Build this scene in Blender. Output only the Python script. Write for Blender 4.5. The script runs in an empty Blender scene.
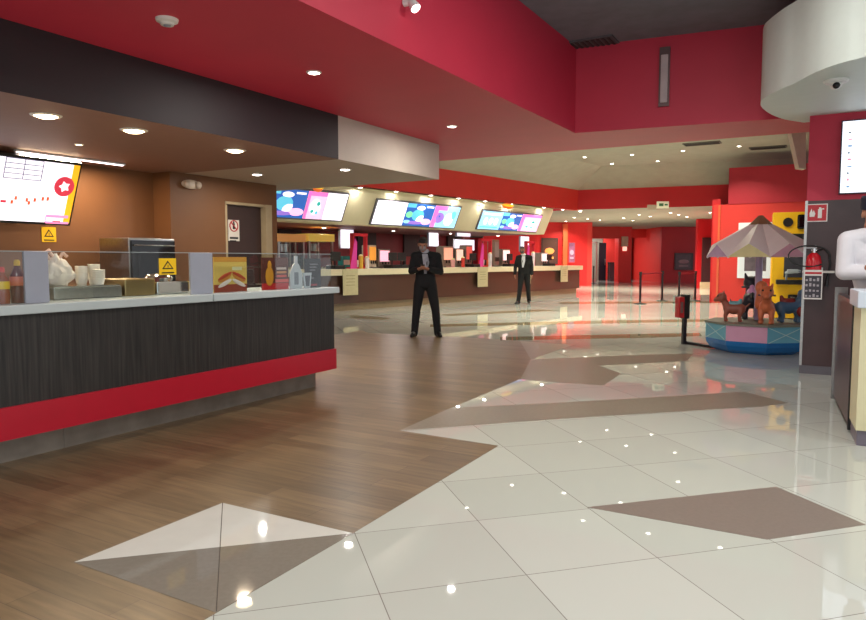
import bpy, bmesh, math, random
from mathutils import Vector, Matrix
random.seed(7)
C = bpy.context.scene.collection
PI = math.pi

# ------------------------------------------------------------------ camera maths
F = 690.0; HC = 1.4; TH = math.atan(51 / 690.0)
cT, sT = math.cos(TH), math.sin(TH)
def ray(x, y):
    a = (x - 433) / F; b = -(y - 310) / F
    return (a, cT + b * sT, -sT + b * cT)
def P(x, y, z=0.0):
    r = ray(x, y); t = (z - HC) / r[2]; return (r[0] * t, r[1] * t)
def D(x, y, Y):
    r = ray(x, y); t = Y / r[1]; return (r[0] * t, Y, HC + r[2] * t)
class Frame:
    def __init__(s, ox, oy, deg):                 # deg = compass angle from +Y towards +X
        s.o = (ox, oy); t = math.radians(deg); s.u = (math.sin(t), math.cos(t)); s.w = (-math.cos(t), math.sin(t))
        s.rz = PI / 2 - t
    def pt(s, a, b, z=0): return (s.o[0] + a * s.u[0] + b * s.w[0], s.o[1] + a * s.u[1] + b * s.w[1], z)
    def loc(s, x, y):
        dx, dy = x - s.o[0], y - s.o[1]; return (dx * s.u[0] + dy * s.u[1], dx * s.w[0] + dy * s.w[1])
    def onb(s, x, y, b):                           # sight line meets plane b -> (a, z)
        r = ray(x, y); k = r[0] * s.w[0] + r[1] * s.w[1]; k0 = -s.o[0] * s.w[0] - s.o[1] * s.w[1]
        t = (b - k0) / k; p = (r[0] * t, r[1] * t); return s.loc(*p)[0], HC + r[2] * t
    def onz(s, x, y, z): return s.loc(*P(x, y, z))
K = Frame(-1.06, 7.52, 30.2)      # snack kiosk: a along the counter, b into the kiosk
FC = Frame(0.22, 21.63, 40.3)     # long far counter
RW = Frame(4.52, 8.42, 120.0)     # pier on the right: a to the right along its face, b towards the camera... (w)

# ------------------------------------------------------------------ materials
def lin(c):
    out = []
    for v in c:
        v /= 255.0; out.append(v / 12.92 if v <= 0.04045 else ((v + 0.055) / 1.055) ** 2.4)
    return out + [1.0]
MATS = {}
def mat(name, col, rough=0.5, metal=0.0, emit=0.0, var=0.06, scale=8.0, bump=0.0, ecol=None, spec=0.5):
    if name in MATS: return MATS[name]
    m = bpy.data.materials.new(name); m.use_nodes = True; nt = m.node_tree; N = nt.nodes; L = nt.links
    bs = N['Principled BSDF']; bs.inputs['Roughness'].default_value = rough; bs.inputs['Metallic'].default_value = metal
    bs.inputs['Specular IOR Level'].default_value = spec
    c = lin(col)
    if var > 0:
        tc = N.new('ShaderNodeTexCoord'); no = N.new('ShaderNodeTexNoise'); no.inputs['Scale'].default_value = scale; no.inputs['Detail'].default_value = 4
        L.new(tc.outputs['Object'], no.inputs['Vector'])
        r = N.new('ShaderNodeMapRange'); r.inputs['From Min'].default_value = .3; r.inputs['From Max'].default_value = .7
        r.inputs['To Min'].default_value = 1 - var; r.inputs['To Max'].default_value = 1 + var
        L.new(no.outputs['Fac'], r.inputs['Value'])
        mx = N.new('ShaderNodeVectorMath'); mx.operation = 'SCALE'; mx.inputs[0].default_value = c[:3]
        L.new(r.outputs['Result'], mx.inputs['Scale']); L.new(mx.outputs[0], bs.inputs['Base Color'])
        if bump > 0:
            bp = N.new('ShaderNodeBump'); bp.inputs['Strength'].default_value = bump; bp.inputs['Distance'].default_value = .01
            L.new(no.outputs['Fac'], bp.inputs['Height']); L.new(bp.outputs[0], bs.inputs['Normal'])
    else: bs.inputs['Base Color'].default_value = c
    if emit > 0:
        bs.inputs['Emission Color'].default_value = lin(ecol or col); bs.inputs['Emission Strength'].default_value = emit
    MATS[name] = m; return m
def glass(name, col, op=0.12, rough=0.02):
    m = bpy.data.materials.new(name); m.use_nodes = True; nt = m.node_tree; N = nt.nodes; L = nt.links
    N.remove(N['Principled BSDF']); out = N['Material Output']
    tr = N.new('ShaderNodeBsdfTransparent'); tr.inputs[0].default_value = lin(col)
    gl = N.new('ShaderNodeBsdfGlossy'); gl.inputs['Roughness'].default_value = rough
    fr = N.new('ShaderNodeLayerWeight'); fr.inputs[0].default_value = .5
    pw = N.new('ShaderNodeMath'); pw.operation = 'POWER'; pw.inputs[1].default_value = 4; L.new(fr.outputs['Facing'], pw.inputs[0])
    ad = N.new('ShaderNodeMath'); ad.operation = 'MULTIPLY_ADD'; ad.use_clamp = True; ad.inputs[1].default_value = .6; ad.inputs[2].default_value = op * .35
    mx = N.new('ShaderNodeMixShader'); L.new(pw.outputs[0], ad.inputs[0]); L.new(ad.outputs[0], mx.inputs[0])
    L.new(tr.outputs[0], mx.inputs[1]); L.new(gl.outputs[0], mx.inputs[2]); L.new(mx.outputs[0], out.inputs[0])
    return m

RED = mat('red_paint', (198, 44, 70), .55, var=.03, scale=2)
RED2 = mat('red_orange_paint', (206, 50, 44), .55, var=.03, scale=2)
REDF = mat('red_far_paint', (198, 28, 38), .5, var=.05, scale=1)
BROWN_CEIL = mat('brown_ceiling_paint', (142, 106, 92), .6, var=.03)
BROWN_FASCIA = mat('dark_plum_paint', (38, 24, 28), .6, var=.05, scale=3)
WHITE_DROP = mat('warm_white_paint', (194, 182, 168), .6, var=.02)
BROWN_WALL = mat('brown_wall_paint', (116, 76, 44), .6, var=.04, scale=3)
GREY_CEIL = mat('grey_ceiling_paint', (158, 154, 138), .8, var=.05, scale=3)
DARK_CEIL = mat('dark_grey_ceiling', (116, 118, 126), .85, var=.1, scale=5)
DRUM = mat('white_drum_plaster', (212, 222, 215), .5, var=.02)
CREAM = mat('cream_panel', (214, 208, 170), .45, var=.03)
WHITE = mat('white_plastic', (225, 225, 222), .35, var=.02)
BLACK = mat('black_plastic', (18, 18, 20), .5, var=.1)
STEEL = mat('brushed_steel', (172, 170, 166), .28, 1.0, var=.08, scale=30)
CHROME = mat('bright_chrome', (220, 220, 220), .12, 1.0, var=.02)
GREYP = mat('frosted_grey_panel', (150, 154, 166), .35, var=.03)
SOLID = mat('white_solid_surface', (182, 192, 192), .25, var=.02)
PIER = mat('plum_brown_laminate', (66, 44, 44), .3, var=.12, scale=4)
YEL = mat('safety_yellow', (240, 196, 20), .4, var=.02)
BLK = mat('printed_black', (15, 15, 15), .5, var=0)
GLASS = glass('clear_glass', (242, 246, 245))
DGLASS = mat('black_glass', (10, 10, 12), .05, var=.05)
LAMP = mat('lamp_white', (255, 250, 238), .3, emit=14, var=0)
LAMPW = mat('lamp_warm', (255, 226, 180), .3, emit=14, var=0)
TRIM = mat('white_trim_ring', (230, 225, 215), .4, var=.02)
TUBE = mat('tube_white', (235, 240, 240), .3, var=.02)

def pcol(name, c, e=0): return mat(name, c, .4, emit=e, var=0)
def laminate():
    m = bpy.data.materials.new('dark_striped_laminate'); m.use_nodes = True; nt = m.node_tree; N = nt.nodes; L = nt.links
    bs = N['Principled BSDF']; bs.inputs['Roughness'].default_value = .45
    tc = N.new('ShaderNodeTexCoord'); mp = N.new('ShaderNodeMapping'); mp.inputs['Scale'].default_value = (60, 60, 2.2)
    no = N.new('ShaderNodeTexNoise'); no.inputs['Scale'].default_value = 1; no.inputs['Detail'].default_value = 5
    L.new(tc.outputs['Object'], mp.inputs[0]); L.new(mp.outputs[0], no.inputs['Vector'])
    r = N.new('ShaderNodeValToRGB'); r.color_ramp.elements[0].position = .3; r.color_ramp.elements[0].color = lin((20, 19, 19))
    r.color_ramp.elements[1].position = .72; r.color_ramp.elements[1].color = lin((54, 50, 47))
    L.new(no.outputs['Fac'], r.inputs[0]); L.new(r.outputs[0], bs.inputs['Base Color']); return m
LAMIN = laminate()
def tile_mat():
    m = bpy.data.materials.new('polished_porcelain_tiles'); m.use_nodes = True; nt = m.node_tree; N = nt.nodes; L = nt.links
    bs = N['Principled BSDF']; tc = N.new('ShaderNodeTexCoord')
    d1 = math.radians(-15.4); px, py = P(354.8, 533.5); S = .663
    e2 = (math.cos(d1), -math.sin(d1)); e1 = (math.sin(d1), math.cos(d1))
    def dot(v):
        k = N.new('ShaderNodeVectorMath'); k.operation = 'DOT_PRODUCT'; k.inputs[1].default_value = (v[0], v[1], 0)
        L.new(tc.outputs['Object'], k.inputs[0]); o = v[0] * px + v[1] * py
        a = N.new('ShaderNodeMath'); a.operation = 'SUBTRACT'; a.inputs[1].default_value = o - 60 * S; L.new(k.outputs['Value'], a.inputs[0])
        b = N.new('ShaderNodeMath'); b.operation = 'DIVIDE'; b.inputs[1].default_value = S; L.new(a.outputs[0], b.inputs[0]); return b
    A, B = dot(e2), dot(e1); fl = []; ed = []
    for n in (A, B):
        g = N.new('ShaderNodeMath'); g.operation = 'FLOOR'; L.new(n.outputs[0], g.inputs[0]); fl.append(g)
        q = N.new('ShaderNodeMath'); q.operation = 'PINGPONG'; q.inputs[1].default_value = .5; L.new(n.outputs[0], q.inputs[0]); ed.append(q)
    mn = N.new('ShaderNodeMath'); mn.operation = 'MINIMUM'; L.new(ed[0].outputs[0], mn.inputs[0]); L.new(ed[1].outputs[0], mn.inputs[1])
    gr = N.new('ShaderNodeMapRange'); gr.inputs['From Min'].default_value = .0022; gr.inputs['From Max'].default_value = .0042
    L.new(mn.outputs[0], gr.inputs['Value'])
    cb = N.new('ShaderNodeCombineXYZ'); L.new(fl[0].outputs[0], cb.inputs[0]); L.new(fl[1].outputs[0], cb.inputs[1])
    wn = N.new('ShaderNodeTexWhiteNoise'); wn.noise_dimensions = '2D'; L.new(cb.outputs[0], wn.inputs['Vector'])
    rp = N.new('ShaderNodeMix'); rp.data_type = 'RGBA'; rp.inputs[6].default_value = lin((184, 188, 180)); rp.inputs[7].default_value = lin((193, 197, 189))
    L.new(wn.outputs['Value'], rp.inputs[0])
    mx = N.new('ShaderNodeMix'); mx.data_type = 'RGBA'; mx.inputs[6].default_value = lin((128, 124, 118))
    L.new(gr.outputs[0], mx.inputs[0]); L.new(rp.outputs[2], mx.inputs[7]); L.new(mx.outputs[2], bs.inputs['Base Color'])
    no = N.new('ShaderNodeTexNoise'); no.inputs['Scale'].default_value = 3; L.new(tc.outputs['Object'], no.inputs['Vector'])
    rr = N.new('ShaderNodeMapRange'); rr.inputs['To Min'].default_value = .01; rr.inputs['To Max'].default_value = .028; L.new(no.outputs['Fac'], rr.inputs['Value'])
    L.new(rr.outputs[0], bs.inputs['Roughness']); bs.inputs['Specular IOR Level'].default_value = .36
    return m
def wood_mat():
    m = bpy.data.materials.new('brown_wood_planks'); m.use_nodes = True; nt = m.node_tree; N = nt.nodes; L = nt.links
    bs = N['Principled BSDF']; tc = N.new('ShaderNodeTexCoord'); mp = N.new('ShaderNodeMapping')
    mp.inputs['Rotation'].default_value = (0, 0, math.radians(29.5)); L.new(tc.outputs['Object'], mp.inputs[0])
    br = N.new('ShaderNodeTexBrick'); br.offset = .37; br.inputs['Scale'].default_value = 1; br.inputs['Brick Width'].default_value = 1.2
    br.inputs['Row Height'].default_value = .15; br.inputs['Mortar Size'].default_value = .0018; br.inputs['Bias'].default_value = 0
    br.inputs['Color1'].default_value = lin((98, 80, 56)); br.inputs['Color2'].default_value = lin((122, 101, 73)); br.inputs['Mortar'].default_value = lin((84, 66, 52))
    L.new(mp.outputs[0], br.inputs['Vector'])
    m2 = N.new('ShaderNodeMapping'); m2.inputs['Scale'].default_value = (1.2, 14, 1); L.new(mp.outputs[0], m2.inputs[0])
    no = N.new('ShaderNodeTexNoise'); no.inputs['Scale'].default_value = 2.2; no.inputs['Detail'].default_value = 7; L.new(m2.outputs[0], no.inputs['Vector'])
    r = N.new('ShaderNodeMapRange'); r.inputs['From Min'].default_value = .3; r.inputs['From Max'].default_value = .7; r.inputs['To Min'].default_value = .74; r.inputs['To Max'].default_value = 1.22
    L.new(no.outputs['Fac'], r.inputs['Value'])
    mx = N.new('ShaderNodeVectorMath'); mx.operation = 'SCALE'; L.new(br.outputs['Color'], mx.inputs[0]); L.new(r.outputs[0], mx.inputs['Scale'])
    L.new(mx.outputs[0], bs.inputs['Base Color']); bs.inputs['Roughness'].default_value = .33; bs.inputs['Specular IOR Level'].default_value = .32
    return m
TILE = tile_mat(); WOOD = wood_mat()
GREY_TILE = mat('polished_grey_tile', (130, 124, 114), .05, spec=.3, var=.05, scale=40)
BROWN_TILE = mat('polished_taupe_tile', (134, 126, 113), .28, spec=.14, var=.06, scale=30)
WHITE_TILE = mat('polished_ivory_tile', (210, 210, 203), .04, var=.02)
BAND_TILE = mat('polished_olive_band', (140, 132, 108), .03, spec=.25, var=.04)
KGREY = mat('kite_brown_tile', (128, 117, 109), .35, spec=.25, var=.05, scale=40)

# ------------------------------------------------------------------ mesh building
class G:
    def __init__(s): s.v = []; s.f = []; s.m = []; s.mats = []
    def mi(s, m):
        if m is None: return 0
        if m not in s.mats: s.mats.append(m)
        return s.mats.index(m)
    def add(s, vs, fs, m=None, M=None):
        o = len(s.v); k = s.mi(m)
        for p in vs:
            p = Vector(p)
            if M is not None: p = M @ p
            s.v.append(p)
        for f in fs: s.f.append([o + i for i in f]); s.m.append(k)
        return s
    def box(s, x0, y0, z0, x1, y1, z1, m=None, M=None, bev=0.0):
        if bev > 0:
            b = bmesh.new(); bmesh.ops.create_cube(b, size=1)
            for v in b.verts: v.co = Vector((x0 + (v.co.x + .5) * (x1 - x0), y0 + (v.co.y + .5) * (y1 - y0), z0 + (v.co.z + .5) * (z1 - z0)))
            bmesh.ops.bevel(b, geom=list(b.edges), offset=bev, segments=2, affect='EDGES', profile=.6)
            b.verts.index_update(); r = s.add([v.co.copy() for v in b.verts], [[v.index for v in f.verts] for f in b.faces], m, M); b.free(); return r
        vs = [(x, y, z) for z in (z0, z1) for y in (y0, y1) for x in (x0, x1)]
        return s.add(vs, [(0, 2, 3, 1), (4, 5, 7, 6), (0, 1, 5, 4), (2, 6, 7, 3), (0, 4, 6, 2), (1, 3, 7, 5)], m, M)
    def prism(s, pts, z0, z1, m=None, M=None):
        ar = sum(pts[i][0] * pts[(i + 1) % len(pts)][1] - pts[(i + 1) % len(pts)][0] * pts[i][1] for i in range(len(pts)))
        if ar < 0: pts = pts[::-1]
        n = len(pts); vs = [(p[0], p[1], z0) for p in pts] + [(p[0], p[1], z1) for p in pts]
        fs = [tuple(range(n))[::-1], tuple(range(n, 2 * n))] + [(i, (i + 1) % n, n + (i + 1) % n, n + i) for i in range(n)]
        return s.add(vs, fs, m, M)
    def cone(s, p0, p1, r0, r1=None, m=None, n=16, M=None, caps=True):
        r1 = r0 if r1 is None else r1; p0, p1 = Vector(p0), Vector(p1); d = (p1 - p0)
        q = d.to_track_quat('Z', 'Y') if d.length > 1e-9 else Matrix.Identity(3).to_quaternion()
        vs = [p0 + q @ Vector((r0 * math.cos(2 * PI * i / n), r0 * math.sin(2 * PI * i / n), 0)) for i in range(n)]
        vs += [p1 + q @ Vector((r1 * math.cos(2 * PI * i / n), r1 * math.sin(2 * PI * i / n), 0)) for i in range(n)]
        fs = [(i, (i + 1) % n, n + (i + 1) % n, n + i) for i in range(n)]
        if caps: fs += [tuple(range(n))[::-1], tuple(range(n, 2 * n))]
        return s.add(vs, fs, m, M)
    def ell(s, c, r, m=None, M=None, nu=20, nv=12, rot=None):
        if not hasattr(r, '__len__'): r = (r, r, r)
        c = Vector(c); R = rot or Matrix.Identity(3); vs = []; fs = []
        for j in range(nv + 1):
            t = PI * j / nv
            for i in range(nu):
                a = 2 * PI * i / nu
                vs.append(c + R @ Vector((r[0] * math.sin(t) * math.cos(a), r[1] * math.sin(t) * math.sin(a), r[2] * math.cos(t))))
        for j in range(nv):
            for i in range(nu):
                a, b = j * nu + i, j * nu + (i + 1) % nu
                fs.append((a, a + nu, b + nu, b))
        return s.add(vs, fs, m, M)
    def lathe(s, prof, c=(0, 0, 0), m=None, n=24, M=None):
        vs = []; fs = []
        for r, z in prof:
            for i in range(n): vs.append((c[0] + r * math.cos(2 * PI * i / n), c[1] + r * math.sin(2 * PI * i / n), c[2] + z))
        for j in range(len(prof) - 1):
            for i in range(n):
                a, b = j * n + i, j * n + (i + 1) % n; fs.append((a, b, b + n, a + n))
        fs.append(tuple(range(n))[::-1]); k = (len(prof) - 1) * n; fs.append(tuple(range(k, k + n)))
        return s.add(vs, fs, m, M)
    def tube(s, pts, r, m=None, n=10, M=None):
        for i in range(len(pts) - 1):
            s.cone(pts[i], pts[i + 1], r, r, m, n, M)
            if i: s.ell(pts[i], r, m, M, n, 6)
        return s
    def caps(s, p0, p1, r0, r1, m=None, n=14):     # tapered capsule
        s.cone(p0, p1, r0, r1, m, n); s.ell(p0, r0, m, None, n, 8); s.ell(p1, r1, m, None, n, 8); return s
    def build(s, name, m=None, parent=None, smooth=False, loc=(0, 0, 0), rz=0, remesh=0, **tags):
        me = bpy.data.meshes.new(name); me.from_pydata([tuple(v) for v in s.v], [], s.f)
        for k in (s.mats or [m]): me.materials.append(k)
        if s.mats: me.polygons.foreach_set('material_index', s.m)
        me.update(); o = bpy.data.objects.new(name, me); C.objects.link(o)
        o.location = loc; o.rotation_euler = (0, 0, rz)
        if remesh:
            r = o.modifiers.new('r', 'REMESH'); r.mode = 'VOXEL'; r.voxel_size = remesh; r.use_smooth_shade = True
            k = o.modifiers.new('s', 'SMOOTH'); k.factor = .5; k.iterations = 3
            dg = bpy.context.evaluated_depsgraph_get(); me2 = bpy.data.meshes.new_from_object(o.evaluated_get(dg))
            o.modifiers.clear(); o.data = me2; me2.name = name
            if not me2.materials: me2.materials.append(m)
        if smooth:
            o.data.polygons.foreach_set('use_smooth', [True] * len(o.data.polygons))
            if not remesh:
                b = bmesh.new(); b.from_mesh(o.data)
                for e in b.edges:
                    if len(e.link_faces) == 2 and e.calc_face_angle(0) > .7: e.smooth = False
                b.to_mesh(o.data); b.free()
        if parent: o.parent = parent
        for a, b in tags.items(): o[a] = b
        return o
def thing(name, label, cat, loc=(0, 0, 0), rz=0, group=None):
    o = bpy.data.objects.new(name, None); C.objects.link(o); o.location = loc; o.rotation_euler = (0, 0, rz)
    o['label'] = label; o['category'] = cat; o.empty_display_size = .1
    if group: o['group'] = group
    return o
def struct(name, g, m=None, **k): return g.build(name, m, kind='structure', **k)
def copy_tree(o, loc=None, rz=None, label=None, group=None, parent=None):
    c = o.copy(); C.objects.link(c)
    if parent: c.parent = parent
    for ch in list(o.children): copy_tree(ch, parent=c)
    if loc is not None: c.location = loc
    if rz is not None: c.rotation_euler = (0, 0, rz)
    if label: c['label'] = label
    if group: c['group'] = group
    return c
def area(loc, power, size=.12, col=(1, .93, .82), shape='DISK', rz=0, sizey=None, rot=None, spread=PI):
    l = bpy.data.lights.new('lamp', 'AREA'); l.shape = shape; l.size = size; l.energy = power; l.color = col; l.spread = spread
    if sizey: l.size_y = sizey
    o = bpy.data.objects.new('lamp_light', l); o.location = loc; o.rotation_euler = rot or (0, 0, rz); C.objects.link(o); return o

# ------------------------------------------------------------------ setting: floor
fl = G(); fl.add([(-14, -5, 0), (26, -5, 0), (26, 72, 0), (-14, 72, 0), (-14, -5, -.1), (26, -5, -.1), (26, 72, -.1), (-14, 72, -.1)],
    [(0, 1, 2, 3), (7, 6, 5, 4), (0, 4, 5, 1), (1, 5, 6, 2), (2, 6, 7, 3), (3, 7, 4, 0)])
struct('floor', fl, TILE)
def inlay(px, m, z=.0012, extra=None):
    pts = [P(*p) if len(p) == 2 else p[:2] for p in px]
    g = G(); g.prism(pts, .0001, z); return struct('floor', g, m)
wl = P(332, 333.5); e = P(206, 619); b0 = P(352.6, 533.5)
ex = (e[0] + (e[0] - b0[0]) * 1.3, e[1] + (e[1] - b0[1]) * 1.3)
bk = P(368, 332.9)
Q = lambda p: (p[0], p[1], 0)
inlay([Q(K.pt(-9, 3.3)), Q(K.pt(5.0, 3.3)), Q(bk), (472.7, 337.8), (520, 341), (531, 359.5), (520.5, 379), (451, 408), (399.4, 430.6), (498.4, 445.8), (352.6, 533.5), Q(ex), Q(K.pt(-9, -1.2))], WOOD)
inlay([(520, 341), (572.5, 345), (531, 359.5)], BROWN_TILE)
inlay([(531, 359.5), (630, 355.4), (694, 353.6), (687, 361), (599, 365.7)], BROWN_TILE)
inlay([(525, 356), (531, 359.5), (599, 365.7), (621, 373.8), (603, 385.6), (519, 379.2), (512, 370)], BROWN_TILE, .001)
inlay([(451, 408), (566, 402.3), (630, 398.7), (744.4, 391.7), (787.7, 403), (760, 406.6), (566, 418.5), (399.4, 430.6)], BROWN_TILE)
inlay([(587, 507.3), (776.4, 486.8), (866, 524.8), (767.4, 539.7)], KGREY)
inlay([(74.2, 562.6), (222.6, 503.2), (352.6, 533.5)], WHITE_TILE, .0022)
inlay([(74.2, 562.6), (352.6, 533.5), (216, 613)], GREY_TILE, .0022)
for q in ([(441, 314.5), (538, 309.5), (560, 310.5), (450, 316)], [(430, 324.5), (600, 320.5), (720, 319), (722, 321.5), (600, 323.5), (430, 327)],
          [(500, 337), (640, 334), (700, 333), (702, 336), (640, 338), (500, 340.5)], [(560, 302), (720, 301), (720, 303), (560, 304)], [(350, 315), (392, 318), (384, 320), (350, 318)]):
    inlay(q, BAND_TILE)
sp = G(); a1, a2 = P(222.6, 503.2), P(216.4, 612); sp.prism([(a1[0] - .002, a1[1]), (a1[0] + .002, a1[1]), (a2[0] + .002, a2[1]), (a2[0] - .002, a2[1])], .0023, .0028); struct('trim_1', sp, mat('grout', (70, 62, 56), .8))

# ------------------------------------------------------------------ setting: ceilings
ZR = 3.12
void = [P(575, 133, ZR), P(298, 0, ZR)]
v0 = void[0]; dv = (math.sin(math.radians(30.3)), math.cos(math.radians(30.3)))
back = (v0[0] - dv[0] * 13, v0[1] - dv[1] * 13)
bE = P(803, 117, ZR); bF = P(804, 132.4, ZR); bG = P(440, 161, ZR)
dirb = ((bE[0] - v0[0]) / 2.76, (bE[1] - v0[1]) / 2.76)
wE = K.pt(2.75, .53)
g = G()
redpoly = [v0, (bE[0] + dirb[0] * 5, bE[1] + dirb[1] * 5), (bF[0] + dirb[0] * 5, bF[1] + dirb[1] * 5), bF, bG, (bG[0] - 1.4, bG[1] + .79), (-12, 19.1), (-12, back[1]), back]
g.prism(redpoly, ZR, 4.9); struct('ceiling', g, RED)
g = G(); g.box(-7, -5, 4.26, 16, 14, 4.36)
# keep the void ceiling only between the red faces
g = G(); g.prism([(v0[0] - .1, v0[1] + .1), (bE[0] + 5, bE[1] - 1.8), (12, -5), (back[0] - .3, back[1])], 4.27, 4.36); struct('ceiling', g, DARK_CEIL)
# brown lowered ceiling over the kiosk, then its pale continuation
g = G(); e1 = K.pt(.75, .53); g.prism([K.pt(-11, .53), K.pt(.75, .53), K.pt(.75, 3.9), K.pt(-11, 3.9)], 2.6, ZR); o = struct('ceiling', g, BROWN_FASCIA)
o.data.materials.append(BROWN_CEIL)
for p in o.data.polygons:
    if p.normal.z < -.5: p.material_index = 1
g = G(); g.prism([K.pt(.751, .53), K.pt(3.2, .53), K.pt(3.3, 3.9), K.pt(.751, 3.9)], 2.6, ZR); struct('ceiling', g, WHITE_DROP)
# kiosk back walls
ZW = 2.6
g = G(); g.prism([K.pt(-11, 3.6), K.pt(.5, 3.6), K.pt(.5, 3.9), K.pt(-11, 3.9)], 0, ZW); struct('wall_left', g, BROWN_WALL)
g = G(); d0, d1_ = K.onb(225, 203, 3.25)[0], K.onb(266, 203, 3.25)[0]; dz = K.onb(245, 203, 3.25)[1]
g.box(.5, 3.25, 0, d0, 3.6, ZW); g.box(d1_, 3.25, 0, 2.6, 3.6, ZW); g.box(d0, 3.25, dz, d1_, 3.6, ZW)
struct('wall_left', g, BROWN_WALL, loc=K.pt(0, 0), rz=K.rz)
# service door in that wall
dr = G(); dr.box(d0 + .03, 3.33, .01, d1_ - .03, 3.38, dz - .04); o = dr.build('door_1', mat('dark_brown_door', (58, 38, 34), .45), loc=K.pt(0, 0), rz=K.rz, kind='structure')
fr = G(); fr.box(d0, 3.25, 0, d0 + .04, 3.42, dz); fr.box(d1_ - .04, 3.22, 0, d1_ + .1, 3.42, dz); fr.box(d0, 3.25, dz - .04, d1_, 3.42, dz); fr.build('door_frame', mat('tan_door_frame', (176, 156, 122), .5), o)
hd = G(); hd.cone((d1_ - .12, 3.33, 1.0), (d1_ - .12, 3.27, 1.0), .012); hd.cone((d1_ - .12, 3.27, 1.0), (d1_ - .24, 3.27, 1.0), .01); hd.build('door_handle', STEEL, o, True)

# raised grey tray ceiling
T0 = bG; hb = -.72
p_c = P(583, 190, 4.05)
tl = FC.pt(-14, hb); tr = FC.pt(7.45, hb)
q2 = (tr[0] + (10.39 - 5.78) * 2, tr[1] + (24.97 - 26.84) * 2)
outer = [(-12, 19), bG, bF, (14, 5.2), (q2[0] + 3, q2[1] - 6), q2, tr, tl]
def zt(p, z): return (p[0], p[1], z)
cx = sum(p[0] for p in outer) / 8; cy = sum(p[1] for p in outer) / 8
inner = [(-10.5, 18.2), (0.9, 13.0), (6, 10.6), (13, 8), (15, 17), (13.5, 22.4), (6.0, 24.9), FC.pt(-13, -2.6)]
g = G(); n = 8; vs = [zt(p, 4.05) for p in outer] + [zt(p, 4.7) for p in inner]
g.add(vs, [(i, (i + 1) % n, n + (i + 1) % n, n + i) for i in range(n)] + [tuple(range(n, 2 * n))]); struct('ceiling', g, GREY_CEIL)
# red band over the menu boards
g = G(); g.box(-14, hb, 3.27, 7.45, hb + .25, 4.08); struct('wall_back', g, RED2, loc=FC.pt(0, 0), rz=FC.rz)
# far lower ceiling, its red front band
g = G(); t2 = (q2[0] + 5, q2[1] - 2)
far_poly = [tr, q2, t2, (25, 62), (-6, 62), FC.pt(7.45, 2)]
g.prism(far_poly, 3.3, 4.3); o = struct('ceiling', g, GREY_CEIL); o.data.materials.append(REDF)
for p in o.data.polygons:
    if abs(p.normal.z) < .5: p.material_index = 1
# header with slanted face carrying the menu boards
h0 = FC.onb(276, 205, -.2)[0] - 2.2; h1 = FC.onb(544, 234, 0)[0]; h2 = h1
g = G(); prof = [(0.0, 2.33), (.5, 2.33), (.5, 3.5), (hb + .02, 3.5), (hb + .02, 3.27), (-.38, 3.27), (-.38, 3.17)]
vs = [(h0, b, z) for b, z in prof] + [(h1, b, z) for b, z in prof]; n = len(prof)
g.add(vs, [tuple(range(n)), tuple(range(n, 2 * n))[::-1]] + [(i, n + i, n + (i + 1) % n, (i + 1) % n) for i in range(n)])
struct('wall_back', g, mat('beige_header', (214, 204, 168), .5, var=.02), loc=FC.pt(0, 0), rz=FC.rz)
# prep area: ceiling, back wall behind the far counter
g = G(); g.box(-14, .5, 2.33, h1, 4.2, 2.45); struct('ceiling', g, mat('prep_ceiling', (120, 60, 58), .6), loc=FC.pt(0, 0), rz=FC.rz)
g = G(); g.box(-14, 4.0, 0, h1 + .6, 4.2, 2.6); struct('wall_back', g, mat('dark_red_wall', (120, 26, 34), .5, var=.25, scale=.7), loc=FC.pt(0, 0), rz=FC.rz)
g = G()
for a in (-6.3, -3.2, .2, 2.6, 5.2): g.box(a, 3.9, 0, a + .9, 3.99, 2.33)
struct('wall_back', g, mat('near_black_panel', (40, 26, 30), .5), loc=FC.pt(0, 0), rz=FC.rz)

# right hand nearer red wall with upper block
R2 = Frame(8.95, 22.17, 120.0)
g = G(); g.box(0, 0, 0, 7, .25, 3.12); struct('wall_right', g, RED2, loc=R2.pt(0, 0), rz=R2.rz)
g = G(); g.box(.42, -.02, 3.12, 7, .3, 4.25); struct('wall_right', g, mat('block_red', (172, 30, 48), .55, var=.03), loc=R2.pt(0, 0), rz=R2.rz)
g = G(); g.box(.14, -.03, 0, .2, -.004, 3.1); struct('trim_2', g, mat('gold_trim', (206, 96, 60), .4), loc=R2.pt(0, 0), rz=R2.rz)
g = G(); g.box(.42, .0, 3.12, .6, 9, 3.3); struct('ceiling', g, RED, loc=R2.pt(0, 0), rz=R2.rz)
# side wall running back, then a short cross wall with a dark door
SW = Frame(8.95, 22.3, 24.0)
g = G(); g.box(0, -.25, 0, 11.8, 0, 3.3); struct('wall_right', g, REDF, loc=SW.pt(0, 0), rz=SW.rz)
x0, x1 = D(697, 260, 33)[0], D(720, 260, 33)[0]
g = G(); g.box(x0, 33, 0, x1, 33.25, 3.3); struct('wall_right', g, REDF)
xd = D(701.5, 260, 33)[0]
g = G(); g.box(xd, 32.95, .3, xd + .6, 33, 2.42); o = g.build('door_2', mat('dark_door', (62, 46, 50), .4), kind='structure')
k = G(); k.box(xd - .05, 32.9, 0, xd + .65, 33, .3); k.build('door_sill', CREAM, o)
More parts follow.
